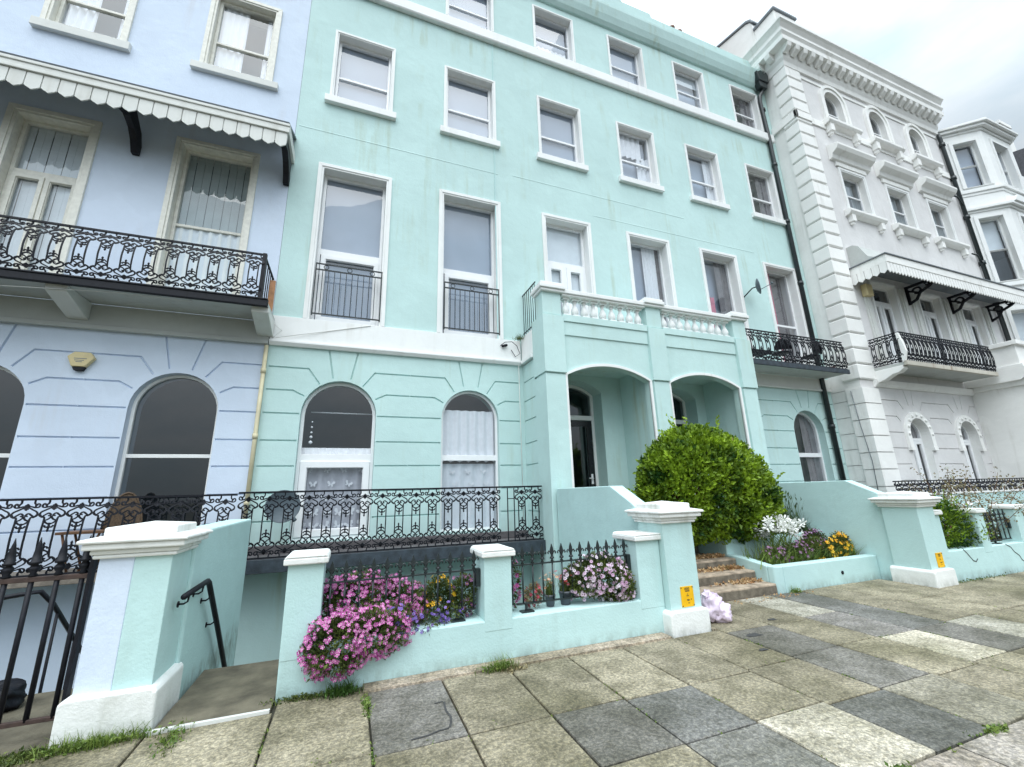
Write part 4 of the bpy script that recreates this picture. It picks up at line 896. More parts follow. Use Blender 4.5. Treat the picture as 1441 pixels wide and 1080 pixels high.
wl = MB(); wl.box(-1.24, -.47, 4.235, 4.266, -.02, .02); struct(wl.build('path_edge', M['cream'], None, (-.9, 4.25, 0)))

# ------------------------------------------------------------------ piers, walls, steps
def pier(x0, x1, y0, y1, label, two=False):
    t = thing('gate_pier', label, 'gate pier', ((x0+x1)/2, (y0+y1)/2, 0), 'white capped gate piers along the pavement')
    b = MB(); e = .055
    if two:
        xm = -1.535
        b.box(x0+e, xm, y0+e, y1-e, .27, 1.23, 1); b.box(xm, x1-e, y0+e+.0005, y1-e+.0005, .27, 1.23, 0)
    else: b.box(x0+e, x1-e, y0+e, y1-e, .24, 1.23, 0)
    b.build('shaft', [M['mint_low'], M['lav']], t, bevel=.006)
    p = MB(); k = .28 if two else .245; p.prism([(x0, -.05), (x1, -.05), (x1, k-.03), (x1-.035, k), (x0+.035, k), (x0, k-.03)], y0, y1, 'y'); p.build('plinth', M['worn'], t, bevel=.018)
    c = MB(); c.box(x0+.02, x1-.02, y0+.02, y1-.02, 1.195, 1.225); c.box(x0+.005, x1-.005, y0+.005, y1-.005, 1.226, 1.262); c.box(x0-.035, x1+.035, y0-.035, y1+.035, 1.263, 1.31)
    c.box(x0-.06, x1+.06, y0-.06, y1+.06, 1.311, 1.34)
    a, b_, cc, d = x0-.05, x1+.05, y0-.05, y1+.05
    c.add([(a, cc, 1.3405), (b_, cc, 1.3405), (b_, d, 1.3405), (a, d, 1.3405), (x0+.05, y0+.05, 1.362), (x1-.05, y0+.05, 1.362), (x1-.05, y1-.05, 1.362), (x0+.05, y1-.05, 1.362)], [(0, 1, 5, 4), (1, 2, 6, 5), (2, 3, 7, 6), (3, 0, 4, 7)])
    xm, ym = (x0+x1)/2, (y0+y1)/2
    f = [(x0+.05, y0+.05), (x1-.05, y0+.05), (x1-.05, y1-.05), (x0+.05, y1-.05)]
    c.add([(p_[0], p_[1], 1.355) for p_ in f]+[(p_[0], p_[1], 1.42) for p_ in f]+[(xm, ym, 1.452)], [(0, 1, 5, 4), (1, 2, 6, 5), (2, 3, 7, 6), (3, 0, 4, 7), (4, 5, 8), (5, 6, 8), (6, 7, 8), (7, 4, 8)])
    c.build('cap', M['worn'], t, bevel=.012); return t
pier(-1.81, -1.235, 4.30, 4.88, 'gate pier painted half lavender and half mint, beside the iron gate', True)
pier(3.48, 4.035, 4.30, 4.88, 'mint gate pier at the foot of the entrance steps, beside the lilac bag')
pier(8.63, 9.19, 4.36, 4.98, 'mint gate pier at the right end of the flower bed, beside the round shrub')
def low_wall(name, label, x0, x1, y0, y1, zt, piers, loc):
    t = thing(name, label, 'wall', loc)
    b = MB(); n = 14; vs = []
    b.box(x0, x1, y0, y1, -.3, zt); b.build('wall', M['mint_low'], t, bevel=.012)
    for a, c, h in piers:
        m = MB(); m.box(a, c, y0-.003, y1+.003, zt-.1, h); po_ = m.build('small_pier', M['mint_low'], t, bevel=.008)
        m = MB(); m.box(a-.035, c+.035, y0-.05, y1+.04, h, h+.055); m.prism([(a-.035, h+.055), (c+.035, h+.055), (c+.01, h+.078), (a-.01, h+.078)], y0-.05, y1+.04, 'y'); m.build('cap', M['worn'], po_, bevel=.015)
    return t
low_wall('garden_wall', 'low mint wall with three small capped piers, under the pink flowers', -.46, 3.53, 4.45, 4.84, .375, ((-.46, -.165, 1.035), (1.34, 1.635, .965), (3.2, 3.53, 1.01)), (1.5, 4.6, 0))
low_wall('garden_wall', 'cracked low mint wall running to the right edge, with shrubs behind it', 9.15, 15.5, 4.5, 4.78, .46, ((9.15, 9.42, 1.05), (10.50, 10.75, 1.03), (11.83, 12.12, 1.05)), (12, 4.6, 0))
cw_ = [o for o in bpy.data.objects if o.name.startswith('garden_wall')][-1]
for pts in ([(9.85, .462), (9.93, .40), (10.0, .33), (10.06, .27), (10.14, .25), (10.2, .29)], [(11.2, .462), (11.35, .40), (11.42, .32), (11.55, .25), (11.6, .17), (11.75, .1)], [(10.62, .85), (10.66, .7), (10.72, .66), (10.7, .55)]):
    m = MB(); m.prism(stroke(pts, .012), 4.4945, 4.499, 'y'); m.build('crack', M['tar'], cw_)
def finial(m, x, y, z, s=1.):
    m.lathe([(.012, 0), (.02, .01), (.01, .025), (.022, .04), (.012, .055)], (x, y, z), 8)
    m.prism([(x-.012*s, z+.05), (x+.012*s, z+.05), (x+.010*s, z+.085), (x+.022*s, z+.115), (x+.014*s, z+.15), (x, z+.19*s), (x-.014*s, z+.15), (x-.022*s, z+.115), (x-.010*s, z+.085)], y-.007, y+.007, 'y')
    for sd in (-1, 1): m.tube([(x+sd*.006, y, z+.075), (x+sd*.018, y, z+.10), (x+sd*.038, y, z+.115), (x+sd*.048, y, z+.098), (x+sd*.043, y, z+.085)], .0085, 5)
    for sd in (-1, 1): m.tube([(x, y, z+.06), (x+sd*.018, y, z+.05), (x+sd*.024, y, z+.035)], .006, 4)
FIRST = {}
def spiked(x0, x1, n, y, zr, zl, label, wall_z, feet, loc):
    t = thing('spiked_railing', label, 'railing', loc, 'fleur-de-lis railings on the front wall')
    m = MB(); m.box(x0, x1, y-.016, y+.016, zr-.007, zr+.007); m.build('rail', M['green_iron'], t)
    m = MB(); m.box(x0+.10, x1-.06, y-.014, y+.014, zl-.007, zl+.007); m.build('rail', M['green_iron'], t)
    m = MB(); m.box(x1-.045, x1-.002, y-.03, y+.03, zr-.16, zr+.012); m.build('end_plate', M['green_iron'], t)
    for fx in feet: 
        q = MB(); q.box(fx-.07, fx+.07, y-.06, y+.03, wall_z, wall_z+.014); q.box(fx-.012, fx+.012, y-.012, y+.012, wall_z+.014, zl-.008); q.build('foot', M['green_iron'], t)
    for k in range(n):
        x = x0+(x1-x0)*(k+.5)/n
        q = MB(); q.tube([(x, y, zl), (x, y, zr+.004)], .0095, 6); finial(q, x, y, zr+.003); q.build('spike', M['green_iron'], t)
    return t
spiked(-.165, 1.335, 12, 4.60, .835, .465, 'black fleur-de-lis railing above the large pink flower mound', .375, (1.1, .0), (.6, 4.6, .375))
spiked(1.64, 3.195, 13, 4.60, .84, .455, 'black fleur-de-lis railing in front of the potted flowers and pale daisy mound', .375, (1.85, 3.05), (2.4, 4.6, .375))
spiked(10.76, 11.82, 7, 4.62, .86, .52, 'short black railing between small piers behind the twiggy rose', .46, (11.2,), (11.2, 4.6, .46))
# iron gate
t = thing('iron_gate', 'black iron gate with spear tips and rusty rails at the left edge', 'gate', (-2.6, 4.45, 0))
m = MB(); m.box(-3.6, -1.83, 4.43, 4.47, 1.055, 1.09); m.build('rail', M['rust'], t, bevel=.004)
m = MB(); m.box(-3.6, -1.83, 4.435, 4.465, .12, .15); m.build('rail', M['rust'], t, bevel=.004)
for k in range(12):
    x = -1.875-k*.147; m = MB(); m.tube([(x, 4.45, .135), (x, 4.45, 1.1)], .0165, 8)
    m.lathe([(.022, 1.09), (.03, 1.10), (.018, 1.115), (.034, 1.14), (.034, 1.155), (.018, 1.175), (.036, 1.18), (.04, 1.195), (.03, 1.2), (.024, 1.26), (.012, 1.32), (.002, 1.37)], (x, 4.45, 0), 8); m.build('bar', M['iron'], t)
m = MB(); m.box(-1.835, -1.812, 4.42, 4.48, 0, 1.2); m.build('hinge_post', M['iron'], t)
# stair guard behind the gate
t = thing('stair_rail', 'thin black stair railing descending behind the iron gate', 'railing', (-2.6, 5.6, 0))
m = MB(); m.tube([(-4.0, 5.52, .66), (-2.75, 5.52, .82), (-2.62, 5.55, .83), (-2.60, 5.75, .68), (-2.58, 7.4, -.75)], .02, 6); m.build('handrail', M['iron'], t)
for (x, y, z) in ((-3.1, 5.52, .78), (-2.88, 5.52, .8), (-2.6, 5.85, .59), (-2.59, 6.25, .25), (-2.59, 6.65, -.1)):
    m = MB(); m.tube([(x, y, -.9), (x, y, z)], .014, 6); m.build('post', M['iron'], t)
m = MB()
for k in range(9):
    a = rnd.uniform(0, 6); 
ico = bmesh.new(); bmesh.ops.create_icosphere(ico, subdivisions=4, radius=1)
def blob(mb, c, r, seed, amp=.25, mat=0, cr=0.):
    from mathutils import noise
    vs = []; 
    for v in ico.verts:
        d = v.co.normalized(); k = 1+amp*noise.noise(d*1.7+Vector((seed, 0, 0)))+amp*.6*noise.noise(d*4.3+Vector((0, seed, 3)))-amp*.35*abs(noise.noise(d*7+Vector((seed, seed, 0))))
        k -= cr*.20*abs(noise.noise(d*3.1+Vector((seed, 2, 1))))**.7+cr*.10*abs(noise.noise(d*8.3+Vector((1, seed, 1))));z = max(d.z*k, -.75); vs.append((c[0]+d.x*k*r[0], c[1]+d.y*k*r[1], c[2]+z*r[2]))
    mb.add(vs, [[w.index for w in f.verts] for f in ico.faces], mat, None, True)
ico.verts.index_update(); ico.verts.ensure_lookup_table()
m = MB(); blob(m, (-2.62, 5.2, .09), (.22, .16, .12), 3.); tag(m.build('rubbish_sack', M['iron'], None, (-2.62, 5.2, 0)), 'black sack slumped on the landing behind the iron gate', 'bag')
# party wall and cheek walls
m = MB(); m.prism([(4.815, -2.2), (7.15, -2.2), (7.15, 1.345), (4.815, 1.335)], -1.555, -1.26, 'x'); tag(m.build('party_wall', M['mint_low'], None, (-1.4, 6, 0), bevel=.02), 'mint garden wall between the half lavender pier and the balcony, with the handrail', 'wall')
for a, b_, y0, lab in ((3.57, 3.80, 4.815, 'sloped mint wall left of the entrance steps, behind the railing'), (8.75, 8.97, 4.90, 'sloped mint wall behind the right flower bed')):
    m = MB(); m.prism([(y0, -2.2 if a < 5 else -.2), (YP-.03, -2.2 if a < 5 else -.2), (YP-.03, 1.655), (5.46, 1.66), (4.98, 1.43), (y0, 1.33)], a, b_, 'x'); tag(m.build('cheek_wall', M['mint_low'], None, ((a+b_)/2, 6, 0), bevel=.012), lab, 'wall')
# entrance steps
t = thing('entrance_steps', 'worn stone entrance steps littered with dry leaves, up to the left porch arch', 'steps', (5.1, 5.9, 0))
for k, y in enumerate((5.21, 5.56, 5.91, 6.75, 7.0, 7.2)):
    m = MB(); m.box(3.81, 6.26, y, 7.33, -.05 if k == 0 else .14*k+.001, min(.835, .14*(k+1))); so = m.build('step', M['step'], t, bevel=.016)
    q = MB(); q.box(3.82, 6.25, y-.003, y+.01, max(.0, .14*k+.002), .14*k+.112); q.build('riser', M['riser'], so)
# planter
t = thing('planter', 'mint walled flower bed in two tiers beside the steps', 'planter', (7.5, 5.8, 0))
m = MB(); m.prism([(5.20, -.1), (5.20, .372), (5.38, .372), (5.38, -.1)], 6.44, 8.745, 'x')
pts = [(6.27, 5.34), (6.29, 5.25), (6.35, 5.205), (6.44, 5.2), (6.44, 5.38), (6.45, 7.2), (6.27, 7.2)]
m.prism([(6.27, 5.34), (6.29, 5.25), (6.35, 5.205), (6.44, 5.2), (6.44, 5.38)], -.1, .372, 'z'); m.build('front_wall', M['mint_low'], t, bevel=.015)
m = MB(); m.prism([(5.345, -.1), (5.345, .372), (5.55, .40), (5.75, .43), (6.0, .45), (6.1, .46), (6.1, -.1)], 6.271, 6.435, 'x'); m.build('side_wall', M['mint_low'], t, bevel=.015)
m = MB(); m.box(6.28, 8.745, 6.101, 6.25, -.1, .70); m.box(6.28, 6.43, 6.2505, 7.19, -.1, .70); m.build('upper_wall', M['mint_low'], t, bevel=.015)
m = MB(); m.box(6.44, 8.74, 5.385, 6.098, .1, .33); m.box(6.435, 8.74, 6.255, 7.2, .1, .65); m.build('soil', M['soil'], t)
m = MB(); m.lathe([(.03, 0), (.03, .006), (.012, .007)], (7.78, 5.198, .17), 10, 0, Vector((0, -1, 0))); m.build('weep_hole', M['iron'], t)
m = MB(); m.box(9.2, 13.75, 4.79, 6.55, -.03, .36); struct(m.build('garden_soil', M['soil'], None, (11.5, 5.6, 0)))
m = MB(); m.box(9.0, 19.55, 6.56, 6.72, -.1, 1.27); m.box(9.0, 19.55, 6.54, 6.74, 1.271, 1.31, 1); tag(m.build('terrace_wall', [M['mint_low'], M['white']], None, (14, 6.6, 0)), 'mint wall with white coping below the black railing, behind the right shrubs', 'wall')
t = thing('scroll_railing', 'black scrollwork railing above the mint wall in front of the white house', 'railing', (16, 6.9, .7))
railing(t, 12.9, 19.5, 6.9, .70, .92, .28, .05)
# handrail on the party wall
t = thing('handrail', 'black tubular handrail bracketed to the mint wall above the basement steps', 'handrail', (-1.2, 5.2, 0))
m = MB(); m.tube([(-1.19, 4.42, .86), (-1.19, 5.05, .875), (-1.19, 5.10, .85), (-1.19, 5.62, .37), (-1.19, 7.0, -.95)], .024, 8); m.build('rail', M['iron'], t)
for y, z in ((4.55, .845), (4.93, .85), (5.2, .74), (5.5, .46)):
    m = MB(); m.tube([(-1.262, y, z-.06), (-1.22, y, z-.06), (-1.195, y, z-.045), (-1.19, y, z)], .008, 5); m.lathe([(.025, 0), (.025, .008)], (-1.262, y, z-.06), 8, 0, Vector((1, 0, 0))); m.build('bracket', M['iron'], t)
# signs
def sign(x0, x1, y, z0, z1, label):
    t = thing('sign', label, 'sign', ((x0+x1)/2, y, z0), 'yellow plates on the gate piers'); m = MB(); m.box(x0, x1, y-.006, y, z0, z1); m.build('plate', M['yellow'], t, bevel=.004)
    w, h = x1-x0, z1-z0; yy = y-.0065; m = MB()
    def mk(a, b_, c, d): m.box(x0+w*a, x0+w*b_, yy-.0012, yy, z0+h*c, z0+h*d)
    for a in (.32, .45, .58):                      # three worn block characters
        mk(a, a+.025, .82, .93); mk(a+.075, a+.1, .82, .93); mk(a+.025, a+.075, .905, .93); mk(a+.025, a+.075, .82, .84)
    mk(.36, .68, .74, .79); mk(.47, .54, .60, .63); mk(.42, .60, .52, .55); mk(.42, .62, .33, .36); mk(.45, .6, .29, .315); mk(.72, .8, .33, .37); mk(.5, .62, .17, .2)
    m.build('lettering', M['ink'], t)
    m = MB()
    for px_, pz in ((.06, .94), (.94, .94), (.06, .06), (.94, .06)): m.lathe([(.008, 0), (.006, .004)], (x0+w*px_, yy, z0+h*pz), 8, 0, Vector((0, -1, 0)))
    m.build('screws', M['rust'], t)
sign(3.69, 3.875, 4.354, .265, .485, 'yellow plate with worn black lettering on the pier by the entrance steps')
sign(8.86, 9.04, 4.414, .265, .485, 'yellow plate on the pier farthest right, beside the round shrub')
# pale plastic bag
t = thing('plastic_bag', 'crumpled lilac plastic bag leaning on the pier by the steps', 'bag', (4.33, 4.5, 0))
m = MB(); blob(m, (4.31, 4.56, .16), (.17, .14, .19), 1.3, .30, 0, 1.); blob(m, (4.40, 4.52, .10), (.14, .13, .14), 5.2, .32, 0, 1.); m.build('body', M['bag'], t)
m = MB()
for cx_, cz, s, a in ((4.25, .30, .06, .5), (4.38, .28, .06, -.3), (4.32, .29, .07, 0)):
    pts = [(cx_+s*cos(k*PI/6)*(1+.3*sin(3*k)), 4.54+.04*sin(k*1.7), cz+s*.75*sin(k*PI/6)) for k in range(12)]
    m.add([(cx_, 4.5, cz)]+pts, [(0, k+1, (k+1) % 12+1) for k in range(12)], 0, None, True)
m.build('handles', M['bag'], t)
# dishes, alarm, box, furniture
def dish(c, r, n, label, arm, wall):
    t = thing('satellite_dish', label, 'satellite dish', c); ax = Vector(n).normalized(); m = MB()
    pr = [(r*k/7, -.28*r*(1-(k/7)**2)) for k in range(8)]; m.lathe([(max(.001, a), b_) for a, b_ in pr]+[(r+.008, .004)]+[(max(.001, a), b_-.012) for a, b_ in pr[::-1]], c, 28, 0, ax); m.build('reflector', M['dish'], t)
    m = MB(); e = Vector(c)+Vector(arm); m.tube([Vector(c)-ax*.28*r-Vector((0, 0, r*.6)), e], .011, 6); m.tube([e-ax*.02, e+(Vector(c)-e)*.16], .03, 8); m.build('feed_arm', M['dish'], t)
    m = MB(); m.tube([Vector(c)-ax*.3*r, Vector(c)-ax*.3*r-ax*.1, Vector(wall)], .018, 6); m.build('mount', M['iron'], t)
dish((-.98, 7.92, 1.49), .25, (.15, -1, .12), 'dark satellite dish behind the black railing, beside the butterfly curtain window', (.22, -.22, -.22), (-1.15, 8.44, 1.35))
dish((10.98, 8.05, 7.33), .23, (.68, -.72, .12), 'dark satellite dish seen edge-on, on the wall above the small balcony', (.34, -.22, .06), (10.78, 8.44, 7.12))
t = thing('alarm_box', 'cream hexagonal alarm box on the lavender wall between the arched windows', 'alarm box', (-4.13, 8.45, 3.8))
hx = [(-4.30, 3.88), (-4.22, 3.96), (-4.02, 3.96), (-3.96, 3.87), (-4.06, 3.72), (-4.23, 3.72)]
m = MB(); m.prism(hx, 8.37, 8.449, 'y'); m.build('case', M['alarm'], t, bevel=.012)
m = MB(); m.prism([(-4.22, 3.715), (-4.06, 3.715), (-4.09, 3.66), (-4.19, 3.66)], 8.385, 8.448, 'y'); m.build('strobe', M['iron'], t)
m = MB(); 
for z, a, b_ in ((3.845, -4.21, -4.05), (3.815, -4.2, -4.08), (3.79, -4.18, -4.1)): m.box(a, b_, 8.3685, 8.3695, z, z+.012)
m.build('lettering', M['lead'], t)
m = MB(); m.box(14.95, 15.25, 7.42, 7.59, 7.35, 7.75); tag(m.build('wall_box', M['alarm'], None, (15.1, 7.5, 7.5), bevel=.015), 'cream box on the white house wall under the striped canopy end', 'wall box')
def chair(x, y, z, label, mat, rz=0, back=.95):
    t = thing('chair', label, 'chair', (x, y, z)); ca, sa = cos(rz), sin(rz)
    def T(p): return (x+p[0]*ca-p[1]*sa, y+p[0]*sa+p[1]*ca, z+p[2])
    m = MB(); m.lathe([(.02, .43), (.22, .43), (.23, .45), (.22, .47), (.02, .475)], (x, y, z), 16); m.build('seat', M[mat], t)
    m = MB(); n = 12; vs = []
    for k in range(n+1):
        a = PI*k/n; 
        vs += [T((-.20*cos(a), .2+.02*sin(a), .5)), T((-.21*cos(a), .22+.04*sin(a), .55+(back-.55)*sin(a)))]
    m.add(vs, [(2*k, 2*k+2, 2*k+3, 2*k+1) for k in range(n)]); m.tube([T((-.21*cos(PI*k/n), .22+.04*sin(PI*k/n), .5+(back-.5)*sin(PI*k/n))) for k in range(n+1)], .016, 6); m.build('backrest', M[mat], t)
    for sx in (-1, 1):
        for sy in (-1, 1): q = MB(); q.tube([T((.17*sx, .17*sy, .44)), T((.2*sx, .2*sy, 0))], .013, 6); q.build('leg', M[mat], t)
    return t
chair(-3.0, 8.0, .716, 'wicker chair with a round back on the lavender house terrace, right of the table', 'wicker', .5, 1.04)
t = thing('garden_table', 'brown wooden table with splayed legs on the lavender house terrace', 'table', (-3.35, 7.98, .716))
m = MB(); m.box(-3.68, -3.16, 7.8, 8.2, 1.21, 1.245); m.build('tabletop', M['wood'], t, bevel=.006)
for sx in (-1, 1):
    for sy in (-1, 1): q = MB(); q.tube([(-3.42+.2*sx, 8.0+.15*sy, 1.21), (-3.42+.06*sx, 8.0+.17*sy, .72)], .016, 6); q.build('leg', M['wood'], t)
chair(11.3, 8.02, 4.80, 'dark folded garden chair in the middle of the small right balcony', 'iron', 2.6, .8)
chair(12.5, 8.0, 4.80, 'dark garden chair at the pipe end of the small right balcony', 'iron', 3.3, .85)
m = MB(); m.lathe([(.10, 0), (.15, .03), (.17, .1), (.16, .1), (.13, .04), (.01, .03)], (12.95, 7.85, 4.80), 14); tag(m.build('bowl', plain('dark_red_bowl', (.16, .03, .02), .4), None, (12.95, 7.85, 4.8)), 'dark red bowl on the floor of the small right balcony', 'bowl')
t = thing('folding_table', 'low dark slatted table at the porch end of the small right balcony', 'table', (10.3, 8., 4.8))
m = MB(); m.box(9.95, 10.75, 7.8, 8.2, 5.16, 5.2); m.build('tabletop', M['iron'], t)
for x in (10.0, 10.7):
    q = MB(); q.tube([(x, 7.85, 4.8), (x, 8.15, 5.16)], .012, 5); q.tube([(x, 8.15, 4.8), (x, 7.85, 5.16)], .012, 5); q.build('leg', M['iron'], t)
# ------------------------------------------------------------------ plants
R = random.Random(11)
from mathutils import noise as NZ
def rdir(up=0.):
    while True:
        v = Vector((R.uniform(-1, 1), R.uniform(-1, 1), R.uniform(-1, 1)))
        if .05 < v.length < 1: 
            v.normalize(); v.z += up; return v.normalized()
def leaf(mb, p, d, n, L, W, tone, mat=0, fold=.25):
    """a pointed leaf: p base, d along, n up side; two folded halves"""
    s = d.cross(n)
    if s.length < 1e-4: s = d.orthogonal()
    s.normalize(); n = s.cross(d).normalized()
    a = p; m1 = p+d*L*.45-n*W*fold*.0; t = p+d*L-n*L*.12
    l = p+d*L*.45+s*W*.5+n*W*fold; r = p+d*L*.45-s*W*.5+n*W*fold
    mb.add([a, l, t, r, m1], [(0, 4, 1), (1, 4, 2), (0, 3, 4), (4, 3, 2)], mat, tone)
def blade(mb, p, d, L, w, bend, tone, mat=0, seg=3):
    p = Vector(p); s = d.cross(Vector((0, 0, 1)))
    if s.length < .05: s = Vector((R.uniform(-1, 1), R.uniform(-1, 1), 0))
    s.normalize(); vs = []; q = p.copy(); dd = d.copy()
    for k in range(seg+1):
        ww = w*(1-k/seg*.92); vs += [q-s*ww/2, q+s*ww/2]; q = q+dd*L/seg; dd = (dd+bend).normalized()
    mb.add(vs, [(2*k, 2*k+1, 2*k+3, 2*k+2) for k in range(seg)], mat, tone)
def flower(mb, c, n, r, tone, petals=5, mat=0, cmat=1, cup=.25, wid=.8):
    n = n.normalized(); a = n.orthogonal().normalized(); a.rotate(Matrix.Rotation(R.uniform(0, 6), 3, n)); b = n.cross(a)
    for k in range(petals):
        t = 2*PI*k/petals; w = PI/petals*wid
        def pt(ang, rr, h): return c+(a*cos(ang)+b*sin(ang))*rr+n*h
        mb.add([pt(t, r*.12, 0), pt(t-w, r*.62, r*cup*.6), pt(t-w*.55, r*.97, r*cup), pt(t+w*.55, r*.97, r*cup), pt(t+w, r*.62, r*cup*.6)], [(0, 1, 2, 3, 4)], mat, min(1, max(0, tone+R.uniform(-.15, .15))))
    if cmat is not None:
        mb.add([c+(a*cos(k*PI/3)+b*sin(k*PI/3))*r*.2+n*r*.1 for k in range(6)], [(0, 1, 2, 3, 4, 5)], cmat, .5)
class Lump:
    """closed lumpy volume built from ellipsoids"""
    def __init__(self, els, amp=.16, freq=2.2, seed=0): self.e = els; self.amp = amp; self.f = freq; self.s = Vector((seed, seed*.7, seed*1.3))
    def surf(self, lo=.75, hi=1., bottom=-1.):
        while True:
            c, r = R.choices(self.e, [e[1][0]*e[1][2]+e[1][1]*e[1][2]+e[1][0]*e[1][1] for e in self.e])[0]; d = rdir()
            if d.z < bottom: continue
            k = 1+self.amp*NZ.noise(d*self.f+self.s)+self.amp*.7*NZ.noise(d*self.f*2.7+self.s)
            u = R.uniform(lo, hi)*k; p = Vector((c[0]+d.x*r[0]*u, c[1]+d.y*r[1]*u, c[2]+d.z*r[2]*u))
            if any(e is not None and (e[0], e[1]) != (c, r) and sum(((p[i]-e[0][i])/e[1][i])**2 for i in range(3)) < .55 for e in self.e): continue
            nrm = Vector((d.x/r[0], d.y/r[1], d.z/r[2])).normalized(); return p, nrm
def bushy(t, name, lump, N, L, W, mat, lo=.72, hi=1.03, bottom=-.9, up=.35, tone0=.25, spray=0):
    m = MB()
    for i in range(N):
        p, n = lump.surf(lo, hi, bottom); d = (n+rdir()*.75+Vector((0, 0, up))).normalized()
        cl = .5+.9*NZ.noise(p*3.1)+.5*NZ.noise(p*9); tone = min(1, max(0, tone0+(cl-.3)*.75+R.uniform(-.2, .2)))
        k = R.uniform(.7, 1.2); leaf(m, p, d, (n+rdir()*.5).normalized(), L*k, W*k, tone)
    for i in range(spray):
        p, n = lump.surf(.95, 1.03, -.3); d = (n+Vector((0, 0, .8))+rdir()*.4).normalized(); q = p
        for k in range(7):
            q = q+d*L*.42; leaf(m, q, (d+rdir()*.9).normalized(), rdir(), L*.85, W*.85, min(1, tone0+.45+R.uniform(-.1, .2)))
    return m.build(name, mat, t, fix=False)
# big green bush
t = thing('bush', 'large round glossy green bush in front of the porch, beside the steps', 'bush', (6.45, 6.5, .65))
lp = Lump([((6.30, 6.42, 1.62), (1.36, .86, 1.04)), ((6.80, 6.35, 1.34), (.98, .72, .78)), ((5.75, 6.36, 1.66), (.90, .72, .86)), ((6.25, 6.45, 2.10), (1.05, .66, .66)), ((5.6, 6.3, 1.1), (.6, .5, .5))], .07, 2.3, 3)
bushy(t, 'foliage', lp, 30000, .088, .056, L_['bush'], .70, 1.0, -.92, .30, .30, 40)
m = MB()
for k in range(16):
    a = R.uniform(0, 6.28); e = Vector((6.45+1.3*cos(a), 6.45+.55*sin(a), R.uniform(1.2, 2.5))); m.tube([(6.6+.06*cos(a), 6.6+.05*sin(a), .6), (6.55+.4*cos(a), 6.55+.25*sin(a), 1.1), e], .022, 5, 0, True, .006)
m.build('stems', M['wood'], t)
# round shrubs behind the right wall
t = thing('shrub', 'round dark green privet shrub behind the right low wall', 'shrub', (10.25, 5.0, .36))
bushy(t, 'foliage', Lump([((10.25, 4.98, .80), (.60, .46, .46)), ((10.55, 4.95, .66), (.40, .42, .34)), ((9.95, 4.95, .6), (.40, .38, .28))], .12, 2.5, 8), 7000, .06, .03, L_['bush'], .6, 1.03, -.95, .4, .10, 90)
m = MB(); [m.tube([(10.25, 5., .3), (10.25+.35*cos(a), 5.+.2*sin(a), .8)], .014, 5) for a in (0, 1.3, 2.5, 4, 5.2)]; m.build('stems', M['wood'], t)
t = thing('rose_bush', 'leggy rose bush with brown stems and white blooms at the right edge', 'rose', (12.0, 5.1, .36))
s = MB(); l = MB(); f = MB()
for k in range(34):
    a = R.uniform(0, 6.28); p = Vector((12.0+.6*cos(a), 5.1+.15*sin(a), .34)); d = Vector((.8*cos(a), .35*sin(a), 1.)).normalized(); pts = [p]
    for j in range(9):
        p = p+d*R.uniform(.12, .22); d = (d+rdir()*.28+Vector((0, 0, -.03*j))).normalized(); pts.append(p)
        for q in range(9):
            b_ = p+rdir()*.1; leaf(l, b_, rdir(.1), rdir(.4), .05, .03, R.random())
        if j > 4 and R.random() < .14: flower(f, p, rdir(.6), .045, .7, 6, 0, None, .4, 1.1)
    s.tube(pts, .009, 4, 0, True, .003)
s.build('stems', M['wood'], t); l.build('foliage', L_['dry'], t, fix=False)
l2 = MB()
for i in range(1100):
    a = R.uniform(0, 6.28); rr = R.uniform(0, 1); b_ = Vector((11.8+1.1*rr*cos(a), 5.0+.28*rr*sin(a), R.uniform(.36, 1.0))); leaf(l2, b_, rdir(.3), rdir(.4), .055, .032, R.random())
l2.build('lower_foliage', L_['flow'], t, fix=False); f.build('blossoms', L_['whitep'], t, fix=False)

def mound(name, label, lump, N, NL, fmat, center, r, loc, leafm='flow', petals=5, bottom=-.9, cup=.25, wid=.85, front=True, lsize=.04):
    t = thing(name, label, 'flowers', loc)
    m = MB()
    for i in range(NL):
        p, n = lump.surf(.45, 1.0, bottom); leaf(m, p, (n+rdir()*.8+Vector((0, 0, .3))).normalized(), rdir(.3), lsize*R.uniform(.7, 1.3), lsize*.42, min(1, max(0, .35+.6*NZ.noise(p*6)+R.uniform(-.2, .25))))
    m.build('foliage', L_[leafm], t, fix=False)
    m = MB(); got = 0
    while got < N:
        p, n = lump.surf(.93, 1.08, bottom)
        if NZ.noise(p*7+Vector((3, 1, 2))) < -.12 and R.random() < .75: continue
        flower(m, p, (n+rdir()*.5+Vector((0, -.5, .25))).normalized(), r*R.uniform(.8, 1.2), R.random(), petals, 0, 1, cup, wid); got += 1
    m.build('blossoms', [L_[fmat], L_[center]], t, fix=False); return t
mound('petunia_mound', 'large mound of pink flowers spilling over the front of the low wall', Lump([((.14, 4.80, .60), (.40, .22, .27)), ((.44, 4.80, .56), (.38, .2, .22)), ((-.02, 4.37, .36), (.27, .15, .25)), ((.24, 4.42, .40), (.36, .15, .20)), ((.3, 4.6, .5), (.4, .14, .12)), ((.62, 4.72, .5), (.2, .14, .16))], .2, 3, 2), 2400, 13000, 'pink', 'whitep', .0185, (.2, 4.55, .37))
mound('violet_flowers', 'small violet flowers trailing on the wall top right of the pink mound', Lump([((.74, 4.53, .42), (.24, .10, .10)), ((.5, 4.5, .45), (.14, .1, .14)), ((1.0, 4.6, .46), (.14, .08, .10))], .2, 3, 5), 120, 900, 'violet', 'violet', .018, (.75, 4.53, .375), lsize=.03)
